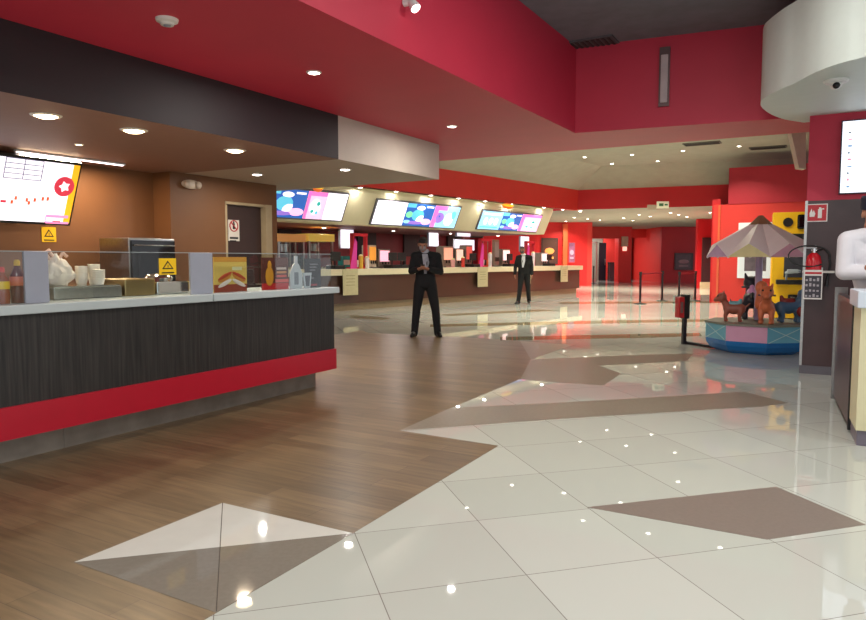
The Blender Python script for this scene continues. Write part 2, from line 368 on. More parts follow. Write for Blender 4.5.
# far walls
g = G(); x0, x1 = D(661, 260, 41)[0], D(700, 260, 41)[0]; g.box(x0, 41, 0, x1 + 2, 41.3, 3.3); struct('wall_back', g, REDF)
g = G(); g.box(D(618.5, 260, 41)[0], 41, 0, D(631.5, 260, 41)[0], 41.9, 3.3); struct('wall_back', g, mat('pillar_red', (222, 38, 36), .4, var=.03))
g = G(); g.box(9, 56, 0, 20, 56.3, 3.3); struct('wall_back', g, REDF)
g = G(); g.box(D(661, 260, 41)[0], 41.3, 0, D(661, 260, 41)[0] + .2, 56, 3.3); struct('wall_back', g, RED2)
x0, x1 = D(587, 260, 47)[0], D(618, 260, 47)[0]
g = G(); g.box(x0 - .6, 47, 0, x1 + 1.2, 47.2, 3.3); struct('wall_back', g, mat('grey_green_wall', (120, 118, 106), .5, var=.2, scale=1))
g = G(); g.box(D(606, 260, 46)[0], 46.4, 0, D(619, 260, 46)[0] + .8, 46.9, 3.1); struct('wall_back', g, RED2)
xl = D(541, 260, 36)[0]; xr = D(587, 260, 36)[0]
g = G(); g.box(xl - 3, 36, 0, xr, 36.3, 3.3); struct('wall_back', g, mat('bright_red_wall', (214, 30, 34), .45, var=.05))
g = G(); g.box(xr, 36, 0, xr + .25, 47, 3.3); struct('wall_back', g, RED2)
g = G(); g.box(D(562.5, 260, 35.8)[0], 35.7, 0, D(567, 260, 35.8)[0], 36, 3.2); struct('trim_3', g, mat('orange_strip', (220, 90, 50), .4))
g = G(); g.box(D(588, 236, 41)[0], 40.8, 2.6, D(619, 236, 41)[0], 41, 3.3); struct('wall_back', g, RED2)
g = G(); g.box(D(631, 236, 44)[0], 44, 2.75, D(661, 236, 44)[0] + .2, 44.2, 3.3); struct('wall_back', g, RED2)
g = G(); g.box(-12, 62, 0, 24, 62.2, 3.4); struct('wall_back', g, REDF)

# right pier and wall behind the cook
g = G(); g.box(0, .0, .1, 6.5, .35, 2.1, PIER); g.box(0, 0, 2.1, 6.5, .35, ZR, RED); g.box(-.01, -.015, 0, 6.5, .36, .1, mat('pier_base', (96, 92, 98), .4, .3))
struct('wall_right', g, loc=RW.pt(0, 0), rz=RW.rz)
g = G(); g.box(-.014, -.012, .1, .015, .02, 2.1); struct('trim_4', g, STEEL, loc=RW.pt(0, 0), rz=RW.rz)
# white curved drum
rim = [(804, 122.6), (785, 119.5), (772, 114.8), (764, 109.5), (760.5, 105), (762, 100), (766, 97), (772, 93.5), (782, 88.5), (794, 83.5), (810, 75), (826.6, 67.7), (846, 61.5), (866, 56.5)]
pts = [P(x, y, ZR - .01) for x, y in rim]; l = pts[-1]
pts += [(l[0] + .25, l[1] - .6), (l[0] + .8, l[1] - 1.2), (l[0] + 1.8, l[1] - 1.7), (l[0] + 4, l[1] - 2), (l[0] + 7, l[1] + 1), RW.pt(6, .01)[:2]]
def smoothpoly(p, fixed):
    out = []
    for i in range(len(p) - 1):
        a, b = p[i], p[i + 1]; pa = p[max(i - 1, 0)]; nb = p[min(i + 2, len(p) - 1)]
        for t in (0, .33, .66):
            h = [.5 * (2 * a[k] + (b[k] - pa[k]) * t + (2 * pa[k] - 5 * a[k] + 4 * b[k] - nb[k]) * t * t + (-pa[k] + 3 * a[k] - 3 * b[k] + nb[k]) * t ** 3) for k in (0, 1)]
            out.append(tuple(h))
    out.append(p[-1]); return out
dp = smoothpoly(pts[:17], 0) + pts[17:]
g = G(); dc = (6.2, 5.6); nd = len(dp); vs = []
for z_ in (ZR - .01, 3.9): vs += [(p[0], p[1], z_) for p in dp]
vs += [(dc[0], dc[1], ZR - .01), (dc[0], dc[1], 3.9)]
g.add(vs, [(i, (i + 1) % nd, nd + (i + 1) % nd, nd + i) for i in range(nd)] + [(2 * nd, (i + 1) % nd, i) for i in range(nd)] + [(2 * nd + 1, nd + i, nd + (i + 1) % nd) for i in range(nd)])
o = struct('ceiling', g, DRUM, smooth=True)
g = G(); g.prism([(dc[0] + (p[0] - dc[0]) * .7, dc[1] + (p[1] - dc[1]) * .7) for p in dp], 3.9, 4.269); struct('ceiling', g, DARK_CEIL)
# small white bracing fin beyond the beam
g = G(); cfin = [D(x, y, 10.6) for x, y in ((791, 131), (806, 131), (806, 169), (799, 168))]
g.add([(p[0], 10.6, p[2]) for p in cfin] + [(p[0] + .02, 10.75, p[2]) for p in cfin], [(0, 1, 2, 3), (7, 6, 5, 4), (0, 4, 5, 1), (1, 5, 6, 2), (2, 6, 7, 3), (3, 7, 4, 0)])
struct('trim_5', g, mat('pale_fin', (214, 198, 178), .5))

# ------------------------------------------------------------------ downlights
def downlight_proto(r, warm):
    t = thing('recessed_downlight', 'round recessed downlight', 'ceiling light')
    g = G(); g.lathe([(r * .86, -.002), (r * .9, -.012), (r * 1.15, -.006), (r * 1.18, 0), (r * .86, 0)]); g.build('trim_ring', TRIM, t, True)
    g = G(); g.ell((0, 0, 0), (r * .86, r * .86, r * .3)); g.build('lens', LAMPW if warm else LAMP, t)
    return t
protos = {}
def downlight(x, y, z, r, power, warm, label, group=None, lc=None, sp=PI):
    k = (r, warm)
    if k not in protos:
        t = protos[k] = downlight_proto(r, warm); t.location = (x, y, z - .001); t['label'] = label
        if group: t['group'] = group
    else: copy_tree(protos[k], (x, y, z - .001), label=label, group=group)
    area((x, y, z - .02 - r * .3), power, r * 1.3, lc or ((1, .80, .56) if warm else (1, .96, .9)), spread=sp)
ORD = ['first', 'second', 'third', 'fourth', 'fifth', 'sixth', 'seventh', 'eighth', 'ninth', 'tenth', 'eleventh', 'twelfth', 'thirteenth', 'fourteenth', 'fifteenth', 'sixteenth']
for (x, y), w in zip([(46, 115), (134, 130), (235, 150)], ('leftmost', 'middle', 'rightmost')):
    a, b = P(x, y, 2.6); downlight(a, b, 2.6, .105, 26, True, w + ' of the three large warm downlights in the brown kiosk ceiling')
a, b = P(79, 144, 2.6); downlight(a, b, 2.6, .04, 4, True, 'tiny spotlight in the brown kiosk ceiling near the strip lamp')
a, b = P(257, 174, 2.6); downlight(a, b, 2.6, .075, 16, False, 'left downlight in the pale lowered ceiling above the kiosk door')
a, b = P(345, 169, 2.6); downlight(a, b, 2.6, .075, 18, False, 'right downlight in the pale lowered ceiling near the far menu boards')
a, b = P(314, 72, ZR); downlight(a, b, ZR, .06, 26, False, 'nearer bright downlight in the red ceiling')
a, b = P(452, 126, ZR); downlight(a, b, ZR, .06, 26, False, 'farther bright downlight in the red ceiling above the walkway')
# raised grey ceiling
vis = [(540, 160.6), (584.6, 157), (571, 167), (612, 163.6), (598, 172), (632, 154.6), (657.6, 161), (637, 170), (682.8, 150.6), (679, 167), (739, 146)]
vis.sort()
for i, (x, y) in enumerate(vis):
    a, b = P(x, y, 4.7); downlight(a, b, 4.7, .062, 62, False, ORD[i] + ' from the left of the visible spotlights in the raised grey ceiling', lc=(1, .93, .74), sp=2.1)
hid = [(568.7, 428), (504, 455), (463, 473), (512, 485.5), (564, 493.5), (414.5, 498), (467, 508), (583, 521), (678, 460 + 22), (620.5, 503), (648, 534), (720, 548)]
for x, y in hid:
    r = ray(x, y); t = (-4.7 - HC) / r[2]; a, b = r[0] * t, r[1] * t
    if b < 12.4 - .57 * a + .9: b = 12.4 - .57 * a + 1.1
    downlight(a, b, 4.7, .062, 62, False, 'spotlight in the raised grey ceiling hidden behind the red beam, mirrored in the white floor', 'spotlights behind the red beam', lc=(1, .93, .74), sp=2.1)
farl = [(68, 178), (28, 196), (132, 185), (190, 190), (303, 180), (348, 192), (430, 173), (377, 165), (528, 155), (566, 165), (605, 175), (716, 155), (83, 205)]
farl.sort()
for i, (x, y) in enumerate(farl):
    a, b = P(560 + x / 4.77, 180 + y / 4.77, 3.3); downlight(a, b, 3.3, .07, 60, False, ORD[i] + ' from the left of the spotlights in the far low ceiling', lc=(1, .93, .74), sp=2.4)
for (x, y), w in (((646, 229.5), 'left'), ((657.5, 231.5), 'right')):
    a, b = P(x, y, 3.3); b = min(b, 52); a = (x - 433) / F * b; downlight(a, b, 3.3, .085, 150, False, w + ' one of two faint lights over the farthest recess')
for x, y in ((10.6, 45.6), (10.2, 43)): downlight(x, y, 3.3, .085, 110, False, 'added fill downlight in the far passage ceiling before the entrance doors', 'added far passage fill lights')  # no known fixture here; pair added to brighten the dim passage
hs = [(354, 187), (388, 191), (419, 195), (446, 198), (470, 201), (492, 204), (532, 207), (551, 209), (566, 211)]
for i, (x, y) in enumerate(hs):
    a = FC.onz(x, y + 1, 3.27)[0]; p = FC.pt(a, -.56); downlight(p[0], p[1], 3.27, .07, 9, False, ORD[i] + ' from the left of the soffit lights above the far menu boards')
# downlights over and behind the viewer; those in the upper ceiling are added fill
for i, (x, y) in enumerate([(1.2, 2.5), (3.2, 1.0), (2.2, 5.2), (5, 3), (-.2, -.5), (4.6, -2)]):
    downlight(x, y, 4.27, .075, 60, False, 'added fill downlight in the dark grey upper ceiling outside the picture', 'added fill downlights above the viewer')
for x, y in [(-1.9, 1.0), (-2.6, -1.2)]:
    downlight(x, y, ZR, .06, 24, False, 'downlight in the red ceiling outside the picture', 'red ceiling lights above the viewer')
# half-cut red reflective lamp at the very top
x, y = P(403, 1, 4.1); 
t = thing('ceiling_spotlight', 'bright small spotlight on the red upper fascia at the top of the picture', 'ceiling light', D(403, -1, 6.9)); t.location = (v0[0] - dv[0] * 3.1 + .05, v0[1] - dv[1] * 3.1, 3.75)
p = D(402, 2, v0[1] - dv[1] * 4.35)
t.location = (v0[0] - dv[0] * 4.35 + .06, v0[1] - dv[1] * 4.35, p[2])
g = G(); g.cone((-.06, .03, 0), (0, 0, 0), .03, .03); g.cone((0, 0, .02), (.05, -.03, -.06), .03, .045); g.build('housing', WHITE, t, True)
g = G(); g.cone((.05, -.03, -.06), (.053, -.032, -.064), .04, .04); g.build('lens', mat('pink_lamp', (255, 200, 200), .3, emit=8, var=0), t)

# smoke detector
x, y = P(167, 19, ZR); t = thing('smoke_detector', 'round cream smoke detector on the red ceiling', 'smoke detector', (x, y, ZR))
g = G(); g.lathe([(.0, -.045), (.045, -.045), (.05, -.03), (.075, -.02), (.08, 0), (0, 0)]); g.build('housing', TRIM, t, True)
g = G(); g.lathe([(.0, -.055), (.02, -.053), (.028, -.045), (0, -.045)]); g.build('sensor', GREYP, t, True)
# dome camera under the drum
x, y = P(836, 80, ZR - .01); t = thing('dome_camera', 'white dome security camera under the curved white bulkhead', 'security camera', (x, y, ZR - .011))
g = G(); g.lathe([(.0, -.03), (.09, -.03), (.11, -.012), (.11, 0), (0, 0)]); g.build('mount', WHITE, t, True)
g = G(); g.ell((0, 0, -.03), (.055, .055, .06)); g.build('dome', WHITE, t, True)
g = G(); g.ell((-.012, -.03, -.055), .033); g.build('lens', DGLASS, t, True)
# sprinklers and vents
for (x, y, w) in ((450 - 10, 0, ''),): pass
for (px, py, lab) in ((714 + 54, 147, 'dark slot vent in the raised grey ceiling at the right'), (702, 143, 'dark slot vent in the raised grey ceiling beside a spotlight')):
    x, y = P(px, py, 4.7); t = thing('ceiling_vent', lab, 'vent', (x, y, 4.699), RW.rz)
    g = G(); g.box(-.5, -.2, -.03, .5, .2, 0, bev=.005); g.build('frame', mat('vent_grey', (96, 92, 86), .6), t)
    g = G()
    for i in range(5): g.box(-.46, -.16 + i * .075, -.04, .46, -.13 + i * .075, -.03)
    g.build('slats', mat('vent_dark', (50, 46, 44), .6), t)
x, y = P(596, 44, 4.27); t = thing('ceiling_vent', 'grey grille in the dark upper ceiling at the red corner', 'vent', (x, y, 4.269), K.rz)
g = G(); g.box(-.3, -.3, -.02, .3, .3, 0, bev=.004); g.build('frame', mat('vent_charcoal', (84, 84, 88), .7), t)
g = G(); [g.box(-.26, -.25 + i * .07, -.03, .26, -.22 + i * .07, -.02) for i in range(8)]; g.build('slats', mat('vent_dark', (50, 46, 44)), t)
# wall lamp on the beam
kx = (665 - 575) / (803 - 575.0)
BM = Frame(v0[0], v0[1], math.degrees(math.atan2(dirb[0], dirb[1])))
aL, zt0 = BM.onb(665, 47, -.04); _, zb0 = BM.onb(665, 106, -.04)
t = thing('wall_lamp', 'tall narrow grey wall lamp with frosted cover on the red beam', 'wall lamp', BM.pt(aL, 0), BM.rz)
g = G(); g.box(-.065, -.05, zb0, .065, 0.0, zt0); g.build('backplate', mat('lamp_bronze', (104, 84, 84), .4, .4), t)
g = G(); g.box(-.045, -.075, zb0 + .04, .045, -.05, zt0 - .1, bev=.01); g.build('diffuser', mat('unlit_diffuser', (188, 170, 172), .4), t)

# ------------------------------------------------------------------ the kiosk
t = thing('service_counter', 'dark striped kiosk counter with white top and red kick band', 'counter', K.pt(0, 0), K.rz)
L0 = -8.0
g = G(); g.box(L0, .02, .42, -.01, .66, 1.03); g.build('front_panel', LAMIN, t)
g = G(); g.box(L0, .0, .2, 0, .66, .42); g.build('red_band', mat('red_laminate', (178, 18, 42), .3, var=.03), t)
ka = -3.0
g = G(); g.box(L0, .2, 0, ka - .01, .6, .2); g.box(ka + .01, .2, 0, -.12, .6, .2); g.box(ka - .01, .205, 0, ka + .01, .6, .2)
g.build('toe_kick', mat('scuffed_steel_kick', (150, 142, 132), .4, .6, var=.15, scale=6), t)
seam = K.onb(211, 295, 0)[0]
for a0, a1 in ((L0, seam - .004), (seam + .004, .03)):
    g = G(); g.box(a0, -.03, 1.03, a1, .7, 1.095, bev=.008); g.build('countertop', SOLID, t)
TOP = 1.096
t = thing('glass_guard', 'clear glass sneeze guard with grey frosted end panels on the white kiosk counter', 'glass screen', K.pt(0, 0, TOP), K.rz)
GB = .09
zt_ = 1.45 - TOP
def ka_(x, y=280, b=GB): return K.onb(x, y, b)[0]
xs = [(-7.9, ka_(24)), (ka_(48), ka_(190)), (ka_(212), ka_(331))]
for a0, a1 in xs:
    g = G(); g.box(a0 + .004, GB - .004, 0, a1 - .004, GB + .004, zt_); g.build('glass_pane', GLASS, t)
for a0, a1 in ((ka_(24), ka_(48)), (ka_(190), ka_(212))):
    g = G(); g.box(a0, GB - .012, 0, a1, GB + .012, zt_ + .005, bev=.003); g.build('frosted_panel', GREYP, t)
g = G(); g.box(-7.9, GB - .006, zt_, ka_(331), GB + .006, zt_ + .006); g.build('edge_strip', mat('glass_edge', (150, 160, 160), .2), t)

def frame_item(name, label, cat, fr, a, b, z, group=None): return thing(name, label, cat, fr.pt(a, b, z), fr.rz, group)
# sticker on the glass
def warn(t, w, h, off):
    g = G(); g.box(-w / 2, off - .003, -h / 2, w / 2, off, h / 2, YEL)
    tri = [(0, .32), (.34, -.2), (-.34, -.2)]; ti = [(0, .19), (.22, -.13), (-.22, -.13)]
    Mx = Matrix(((w, 0, 0), (0, 0, 1), (0, h, 0))).to_4x4()
    def tp(ps, y0, y1, m): g.add([(p[0] * w, y0, p[1] * h + .04 * h) for p in ps] + [(p[0] * w, y1, p[1] * h + .04 * h) for p in ps], [(0, 2, 1), (3, 4, 5), (0, 1, 4, 3), (1, 2, 5, 4), (2, 0, 3, 5)], m)
    tp(tri, off - .0045, off - .003, BLK); tp(ti, off - .006, off - .0045, YEL)
    g.box(-.02 * w, off - .007, -.05 * h, .02 * w, off - .006, .1 * h, BLK); g.box(-.02 * w, off - .007, -.1 * h, .02 * w, off - .006, -.07 * h, BLK)
    g.box(-.36 * w, off - .0045, -.42 * h, .36 * w, off - .003, -.34 * h, BLK)
    return g
a, z = K.onb(167.5, 266.5, GB - .005); a0 = ka_(159, 266, GB); a1 = ka_(176, 266, GB)
t = thing('warning_sticker', 'yellow warning sticker with black triangle on the kiosk glass', 'sign', K.pt(a, GB - .0055, z), K.rz)
warn(t, a1 - a0, .135, 0).build('sticker', None, t)
a, z = K.onb(49, 234.5, 3.59); s_ = K.onb(56.5, 234, 3.6)[0] - K.onb(42, 234, 3.6)[0]
t = thing('warning_sign', 'small yellow warning sign on the brown wall below the menu light box', 'sign', K.pt(a, 3.594, z), K.rz)
warn(t, s_, .18, 0).build('plate', None, t)
# no entry sign on the door
a, z = K.onb(233.5, 230.5, 3.33); s_ = K.onb(239, 230, 3.33)[0] - K.onb(228, 230, 3.33)[0]; h_ = K.onb(233, 220, 3.33)[1] - K.onb(233, 241, 3.33)[1]
t = thing('door_sign', 'white prohibition sign with red ring on the dark kiosk door', 'sign', K.pt(a, 3.326, z), K.rz)
g = G(); g.box(-s_ / 2, -.004, -h_ / 2, s_ / 2, 0, h_ / 2, mat('sign_cream', (222, 214, 200), .4)); g.box(-.02, -.0055, .02, .02, -.004, .11, BLK); g.ell((0, -.005, .125), (.016, .003, .016), BLK); g.box(-s_ * .38, -.0055, -.13, s_ * .38, -.004, -.1, BLK); g.box(-s_ * .38, -.0055, -.17, s_ * .2, -.004, -.15, BLK); g.build('plate', None, t)
g = G(); r = s_ * .36
for i in range(24):
    q0, q1 = 2 * PI * i / 24, 2 * PI * (i + 1) / 24; g.cone((r * math.cos(q0), -.006, .07 + r * math.sin(q0)), (r * math.cos(q1), -.006, .07 + r * math.sin(q1)), .009, .009, n=6)
g.cone((-r * .7, -.006, .07 + r * .7), (r * .7, -.006, .07 - r * .7), .009, n=6); g.build('red_ring', mat('sign_red', (190, 30, 40), .4), t)
# emergency light
a, z = K.onb(190, 184.5, 3.24)
t = thing('emergency_light', 'white twin-head emergency light high on the brown wall', 'emergency light', K.pt(a, 3.248, z), K.rz)
g = G(); g.ell((0, -.03, 0), (.17, .03, .065)); g.build('housing', mat('aged_white_plastic', (206, 190, 172), .4), t, True)
for sx in (-1, 1):
    g = G(); g.ell((sx * .1, -.065, -.005), (.052, .04, .052)); g.build('lamp_head', mat('aged_white_plastic', (206, 190, 172), .4), t, True)
# menu light box (upper left)
bA, zA = K.onb(83, 163, 3.2); b2, zB = K.onb(78, 227, 3.3); bL = -7.6
tz = zA; 
a_r, ztop = K.onb(82.5, 163.5, 3.05); _, zbot = K.onb(77.5, 226, 3.35)
t = thing('menu_light_box', 'glowing white kiosk menu light box with yellow edge hanging at upper left', 'menu board', K.pt(a_r, 3.35, zbot), K.rz)
hh = ztop - zbot; tilt = Matrix.Rotation(math.atan2(.30, hh), 4, 'X'); H = math.hypot(hh, .3); Wd = 3.2
g = G(); g.box(-Wd, 0, 0, 0, .1, H, M=tilt); g.build('casing', BLACK, t)
SW1 = mat('lit_menu_white', (250, 246, 255), .3, emit=1.1, var=0); SY = mat('lit_menu_yellow', (250, 190, 40), .3, emit=.8, var=0)
SR = mat('lit_menu_red', (214, 60, 80), .3, emit=.7, var=0); SP = mat('lit_menu_pink', (250, 150, 200), .3, emit=.9, var=0); SG = mat('lit_menu_grey', (120, 120, 150), .3, emit=.4, var=0); SO = mat('lit_menu_orange', (226, 100, 60), .3, emit=.7, var=0)
def lbox(x, y): # pixel on box face -> local
    r = ray(x, y); o = t.location; n = Vector((K.w[0], K.w[1], 0)); v = Vector(K.u[:] + (0,))
    nn = n * math.cos(math.atan2(.3, hh)) + Vector((0, 0, 1)) * math.sin(math.atan2(.3, hh)); up = Vector((0, 0, 1)) * math.cos(math.atan2(.3, hh)) - n * math.sin(math.atan2(.3, hh))
    R = Vector(r); c = Vector((0, 0, HC)); tt = (o - c).dot(nn) / R.dot(nn); p = c + R * tt - o; return p.dot(v), p.dot(up)
g = G(); g.box(-Wd + .03, -.004, .03, -.1, 0, H - .03, SW1, M=tilt)
g.box(-.1, -.004, .03, -.02, 0, H - .03, SY, M=tilt)
def rc(x0, y0, x1, y1, m, th=.008):
    a0_, z0_ = lbox(x0, y1); a1_, z1_ = lbox(x1, y0); g.box(a0_, -th, min(z0_, z1_), a1_, -.004, max(z0_, z1_), m, M=tilt)
gx0, gz1 = lbox(6, 157); gx1, gz0 = lbox(40, 181); gx2 = (gx0 + gx1) / 2
for k_ in range(5): zz = gz0 + (gz1 - gz0) * k_ / 4; g.box(gx0, -.008, zz, gx1, -.004, zz + .008, SG, M=tilt)
for xx in (gx0, gx2, gx1): g.box(xx, -.008, gz0, xx + .008, -.004, gz1, SG, M=tilt)
for x_, y_ in ((10, 200), (14, 196), (25, 198), (27, 201), (33, 198), (41, 197), (46, 197)): rc(x_, y_, x_ + 3, y_ + 3.5, SO)
rc(0, 200, 6, 202, SR); rc(45, 215.5, 68, 217, SP); rc(45, 222, 68, 223, SP); rc(44, 217, 46, 222, SP); rc(52, 221, 60, 222, SR)
ca, cz = lbox(64, 186.5)
g.cone(tilt @ Vector((ca, -.004, cz)), tilt @ Vector((ca, -.009, cz)), .12, .12, SR, 28)
st = []
for i in range(10):
    q = PI / 2 + i * PI / 5 + .3; rr = .07 if i % 2 == 0 else .04; st.append((ca + rr * math.cos(q), cz + rr * math.sin(q)))
g.add([(x_, -.011, z_) for x_, z_ in st], [tuple(range(10))], SW1, tilt)
g.build('lit_face', None, t)
for a_ in (-.5, -2.4):
    g = G(); g.cone((a_, -.2, H * .95), (a_, -.2, 2.6 - zbot), .012); g.build('hanger', BLACK, t)
# strip lamp on the ceiling in front of the wall
p0, p1 = K.onz(12, 151.5, 2.58), K.onz(118, 166, 2.58)
p1 = (p1[0], p1[1] - .12)
t = thing('strip_lamp', 'long thin glowing strip lamp under the brown ceiling above the menu light box', 'strip light', K.pt(p1[0], p1[1], 2.598), K.rz)
Ls = p1[0] - p0[0]
g = G(); g.box(-Ls, -.03, -.02, 0, .03, 0); g.build('housing', WHITE, t)
g = G(); g.box(-Ls + .02, -.02, -.028, -.02, .02, -.02); g.build('diffuser', mat('strip_emit', (255, 240, 240), .3, emit=5, var=0), t)
q = K.pt(p1[0] - Ls / 2, p1[1], 2.56); area(q, 62, Ls - .1, (1, .74, .46), 'RECTANGLE', K.rz, .04)
# back counter of the kiosk
t = thing('back_counter', 'low steel-topped back counter against the brown kiosk wall', 'counter', K.pt(0, 0), K.rz)
g = G(); g.box(-6, 2.6, .1, .45, 3.24, .88); g.build('body', PIER, t)
g = G(); g.box(-6, 2.56, .88, .47, 3.24, .92, bev=.005); g.build('worktop', STEEL, t)
for i in range(6):
    g = G(); g.box(-6 + i * 1.07 + .02, 2.585, .15, -6 + (i + 1) * 1.07 - .02, 2.6, .85); d = g.build('door', mat('counter_door', (70, 50, 46), .4), t)
    g = G(); g.box(-6 + i * 1.07 + .9, 2.57, .6, -6 + i * 1.07 + .93, 2.585, .75); g.build('handle', STEEL, d)
# oven
ob = 2.62
a0, zt1 = K.onb(130, 238, ob); a1, _ = K.onb(176, 240, ob); zt1 = K.onb(130, 237.5, ob)[1]
t = thing('oven', 'stainless steel counter oven with black glass door behind the kiosk glass', 'oven', K.pt(a0, ob, .92), K.rz)
w = a1 - a0; h = zt1 - .92
g = G(); g.box(0, .03, .0, w, .6, h, bev=.01); g.build('body', STEEL, t)
g = G(); g.box(.02, .0, .08, w - .02, .03, h - .03, bev=.006); d = g.build('door', DGLASS, t)
g = G(); g.tube([(.06, 0, h - .09), (.06, -.04, h - .09), (w - .06, -.04, h - .09), (w - .06, 0, h - .09)], .009); g.build('handle', STEEL, d, True)
g = G(); g.box(.1, -.004, .12, w * .85, 0, h - .16); g.build('window', mat('oven_window', (28, 26, 30), .05), d)
g = G()
for i in range(3): g.cone((w - .25 + i * .08, .02, .04), (w - .25 + i * .08, -.015, .04), .018)
g.build('knobs', CHROME, t, True)
# steel food warmer trays behind the glass
a0, a1 = ka_(50, 290, .35), ka_(118, 290, .35)
t = thing('steel_bin', 'low stainless steel topping bin left behind the kiosk glass', 'food tray', K.pt(a0, .3, TOP), K.rz)
g = G(); w = a1 - a0; g.box(0, 0, 0, w, .36, .09, bev=.008); g.build('bin', STEEL, t)
g = G(); g.box(0, -.01, .09, w - .02, .37, .10, bev=.003); g.build('lid', CHROME, t)
a0, a1 = ka_(121, 290, .35), ka_(186, 290, .35)
t = thing('steel_warmer', 'brass and steel food warmer pan beside the yellow glass sticker', 'food warmer', K.pt(a0, .3, TOP), K.rz)
w = a1 - a0
g = G(); g.box(0, 0, 0, w * .45, .36, .14, bev=.01); g.build('body', mat('brassy_steel', (176, 152, 108), .3, .9), t)
g = G(); g.box(w * .47, 0, 0, w, .36, .11, bev=.01); g.build('pan', CHROME, t)
g = G(); g.lathe([(.0, 0), (.11, 0), (.12, .03), (.09, .06), (0, .07)], (w * .72, .18, .11)); g.build('lid', CHROME, t, True)
# white bag and cup stack
a, b = ka_(57, 280, .55), .5
t = thing('plastic_bag', 'crumpled white plastic bag standing on the steel bin', 'bag', K.pt(a - .03, b, TOP + .101), K.rz)
bm = bmesh.new(); bmesh.ops.create_icosphere(bm, subdivisions=4, radius=1)
rnd = random.Random(3)
from mathutils import noise
for v in bm.verts:
    n_ = noise.noise(v.co * 2.3) * .22 + noise.noise(v.co * 6) * .09
    r_ = 1 + n_; top = max(0, v.co.z)
    v.co = Vector((v.co.x * .125 * r_ * (1 - .45 * top), v.co.y * .1 * r_ * (1 - .45 * top), max(-.0, .10 + v.co.z * .13 * r_)))
bm.verts.index_update()
g = G(); g.add([v.co.copy() for v in bm.verts], [[v.index for v in f.verts] for f in bm.faces]); bm.free()
g.build('bag_body', mat('white_bag', (232, 222, 206), .45, var=.05, scale=20), t, True)
g = G(); g.tube([(-.05, 0, .2), (-.09, -.01, .25), (-.06, -.01, .27), (-.02, 0, .21)], .012); g.tube([(.02, 0, .2), (.06, .01, .25), (.09, .0, .22)], .012); g.build('handles', mat('pinkish_bag', (226, 190, 170), .45), t, True)
CUPM = mat('white_cup', (238, 232, 220), .4)
a = ka_(76, 280, .5)
for i, (dx, dy, n_) in enumerate(((.06, .05, 8), (.17, .05, 9), (.13, -.07, 6))):
    nm = ('white cup stack beside the plastic bag, left one', 'tall white cup stack right of the plastic bag', 'short white cup stack in front of the two taller ones')[i]
    t = thing('cup_stack', nm, 'cups', K.pt(a + dx, .47 + dy, TOP + .101), K.rz)
    for j in range(n_):
        g = G(); z0 = j * .014; g.lathe([(.034, z0), (.046, z0 + .045), (.049, z0 + .047), (.046, z0 + .049), (0, z0 + .03)]); g.build('cup', CUPM, t, True)
# bottles at far left
def bottle(label, px, py, cap, bodyc, lab, h=.28, r=.037):
    a, z = K.onb(px, 290, .2); t = thing('sauce_bottle', label, 'bottle', K.pt(a, .2, TOP), K.rz)
    g = G(); g.lathe([(0, 0), (r * .95, 0), (r, .01), (r, h * .35), (r * .8, h * .42), (r, h * .5), (r, h * .62), (r * .4, h * .82), (r * .33, h * .88), (0, h * .88)]); g.build('bottle_body', bodyc, t, True)
    g = G(); g.lathe([(0, h * .86), (r * .42, h * .86), (r * .42, h * .96), (r * .25, h), (0, h)]); g.build('cap', cap, t, True)
    g = G(); g.lathe([(r * 1.02, h * .16), (r * 1.03, h * .17), (r * 1.03, h * .34), (r * 1.02, h * .35)]) if lab[1] == 0 else g.lathe([(r * 1.02, h * .4), (r * 1.04, h * .41), (r * 1.04, h * .6), (r * 1.02, h * .61)]); g.build('paper_label', lab[0], t, True)
bottle('dark red sauce bottle with yellow cap and red label beside the grey panel', 18, 290, YEL, mat('dark_syrup', (96, 12, 22), .15), (pcol('lab_red', (222, 120, 90)), 1), .3, .047)
bottle('amber sauce bottle with red cap and yellow label at the far left', 2.5, 290, mat('cap_red', (210, 40, 30), .4), mat('amber_syrup', (150, 62, 22), .2), (YEL, 1), .25, .043)

# counter standees
def standee(name, label, px0, py0, px1, py1, b, th, art):
    a0, _ = K.onb(px0, 288, b); a1, _ = K.onb(px1, 288, b); _, z1 = K.onb((px0 + px1) / 2, py0, b)
    t = thing(name, label, 'sign', K.pt(a0, b, TOP), K.rz); g = G(); w = a1 - a0; h = z1 - TOP
    art(g, w, h, th); g.build('board', None, t)
    k = G(); k.box(w * .3, th, 0, w * .7, th + .06, .012); k.build('foot', WHITE, t)
    return t
def art_hotdog(g, w, h, th):
    g.box(0, 0, 0, w, th, h, pcol('p_yellow', (226, 190, 96))); g.box(0, -.001, 0, w, 0, h * .22, pcol('p_brown', (150, 62, 40)))
    g.box(w * .55, -.001, h * .62, w * .85, 0, h * .72, pcol('p_cream', (240, 232, 180))); g.box(0, -.001, h * .86, w, 0, h, pcol('p_orange', (214, 150, 60)))
    for cx_, rr in ((.32, .4), (.75, -.4)):
        R = Matrix.Rotation(-rr, 3, 'Y')
        g.ell((cx_ * w, -.002, h * .42), (w * .22, .004, h * .1), pcol('p_bun', (206, 130, 50)), rot=R)
        g.ell((cx_ * w, -.004, h * .46), (w * .23, .004, h * .05), pcol('p_sausage', (188, 66, 30)), rot=R)
        g.ell((cx_ * w, -.002, h * .25), (w * .22, .004, h * .06), pcol('p_paper', (232, 214, 206)), rot=R)
standee('menu_standee', 'yellow and orange snack poster standing behind the kiosk glass', 214, 257, 247, 289, .14, .006, art_hotdog)
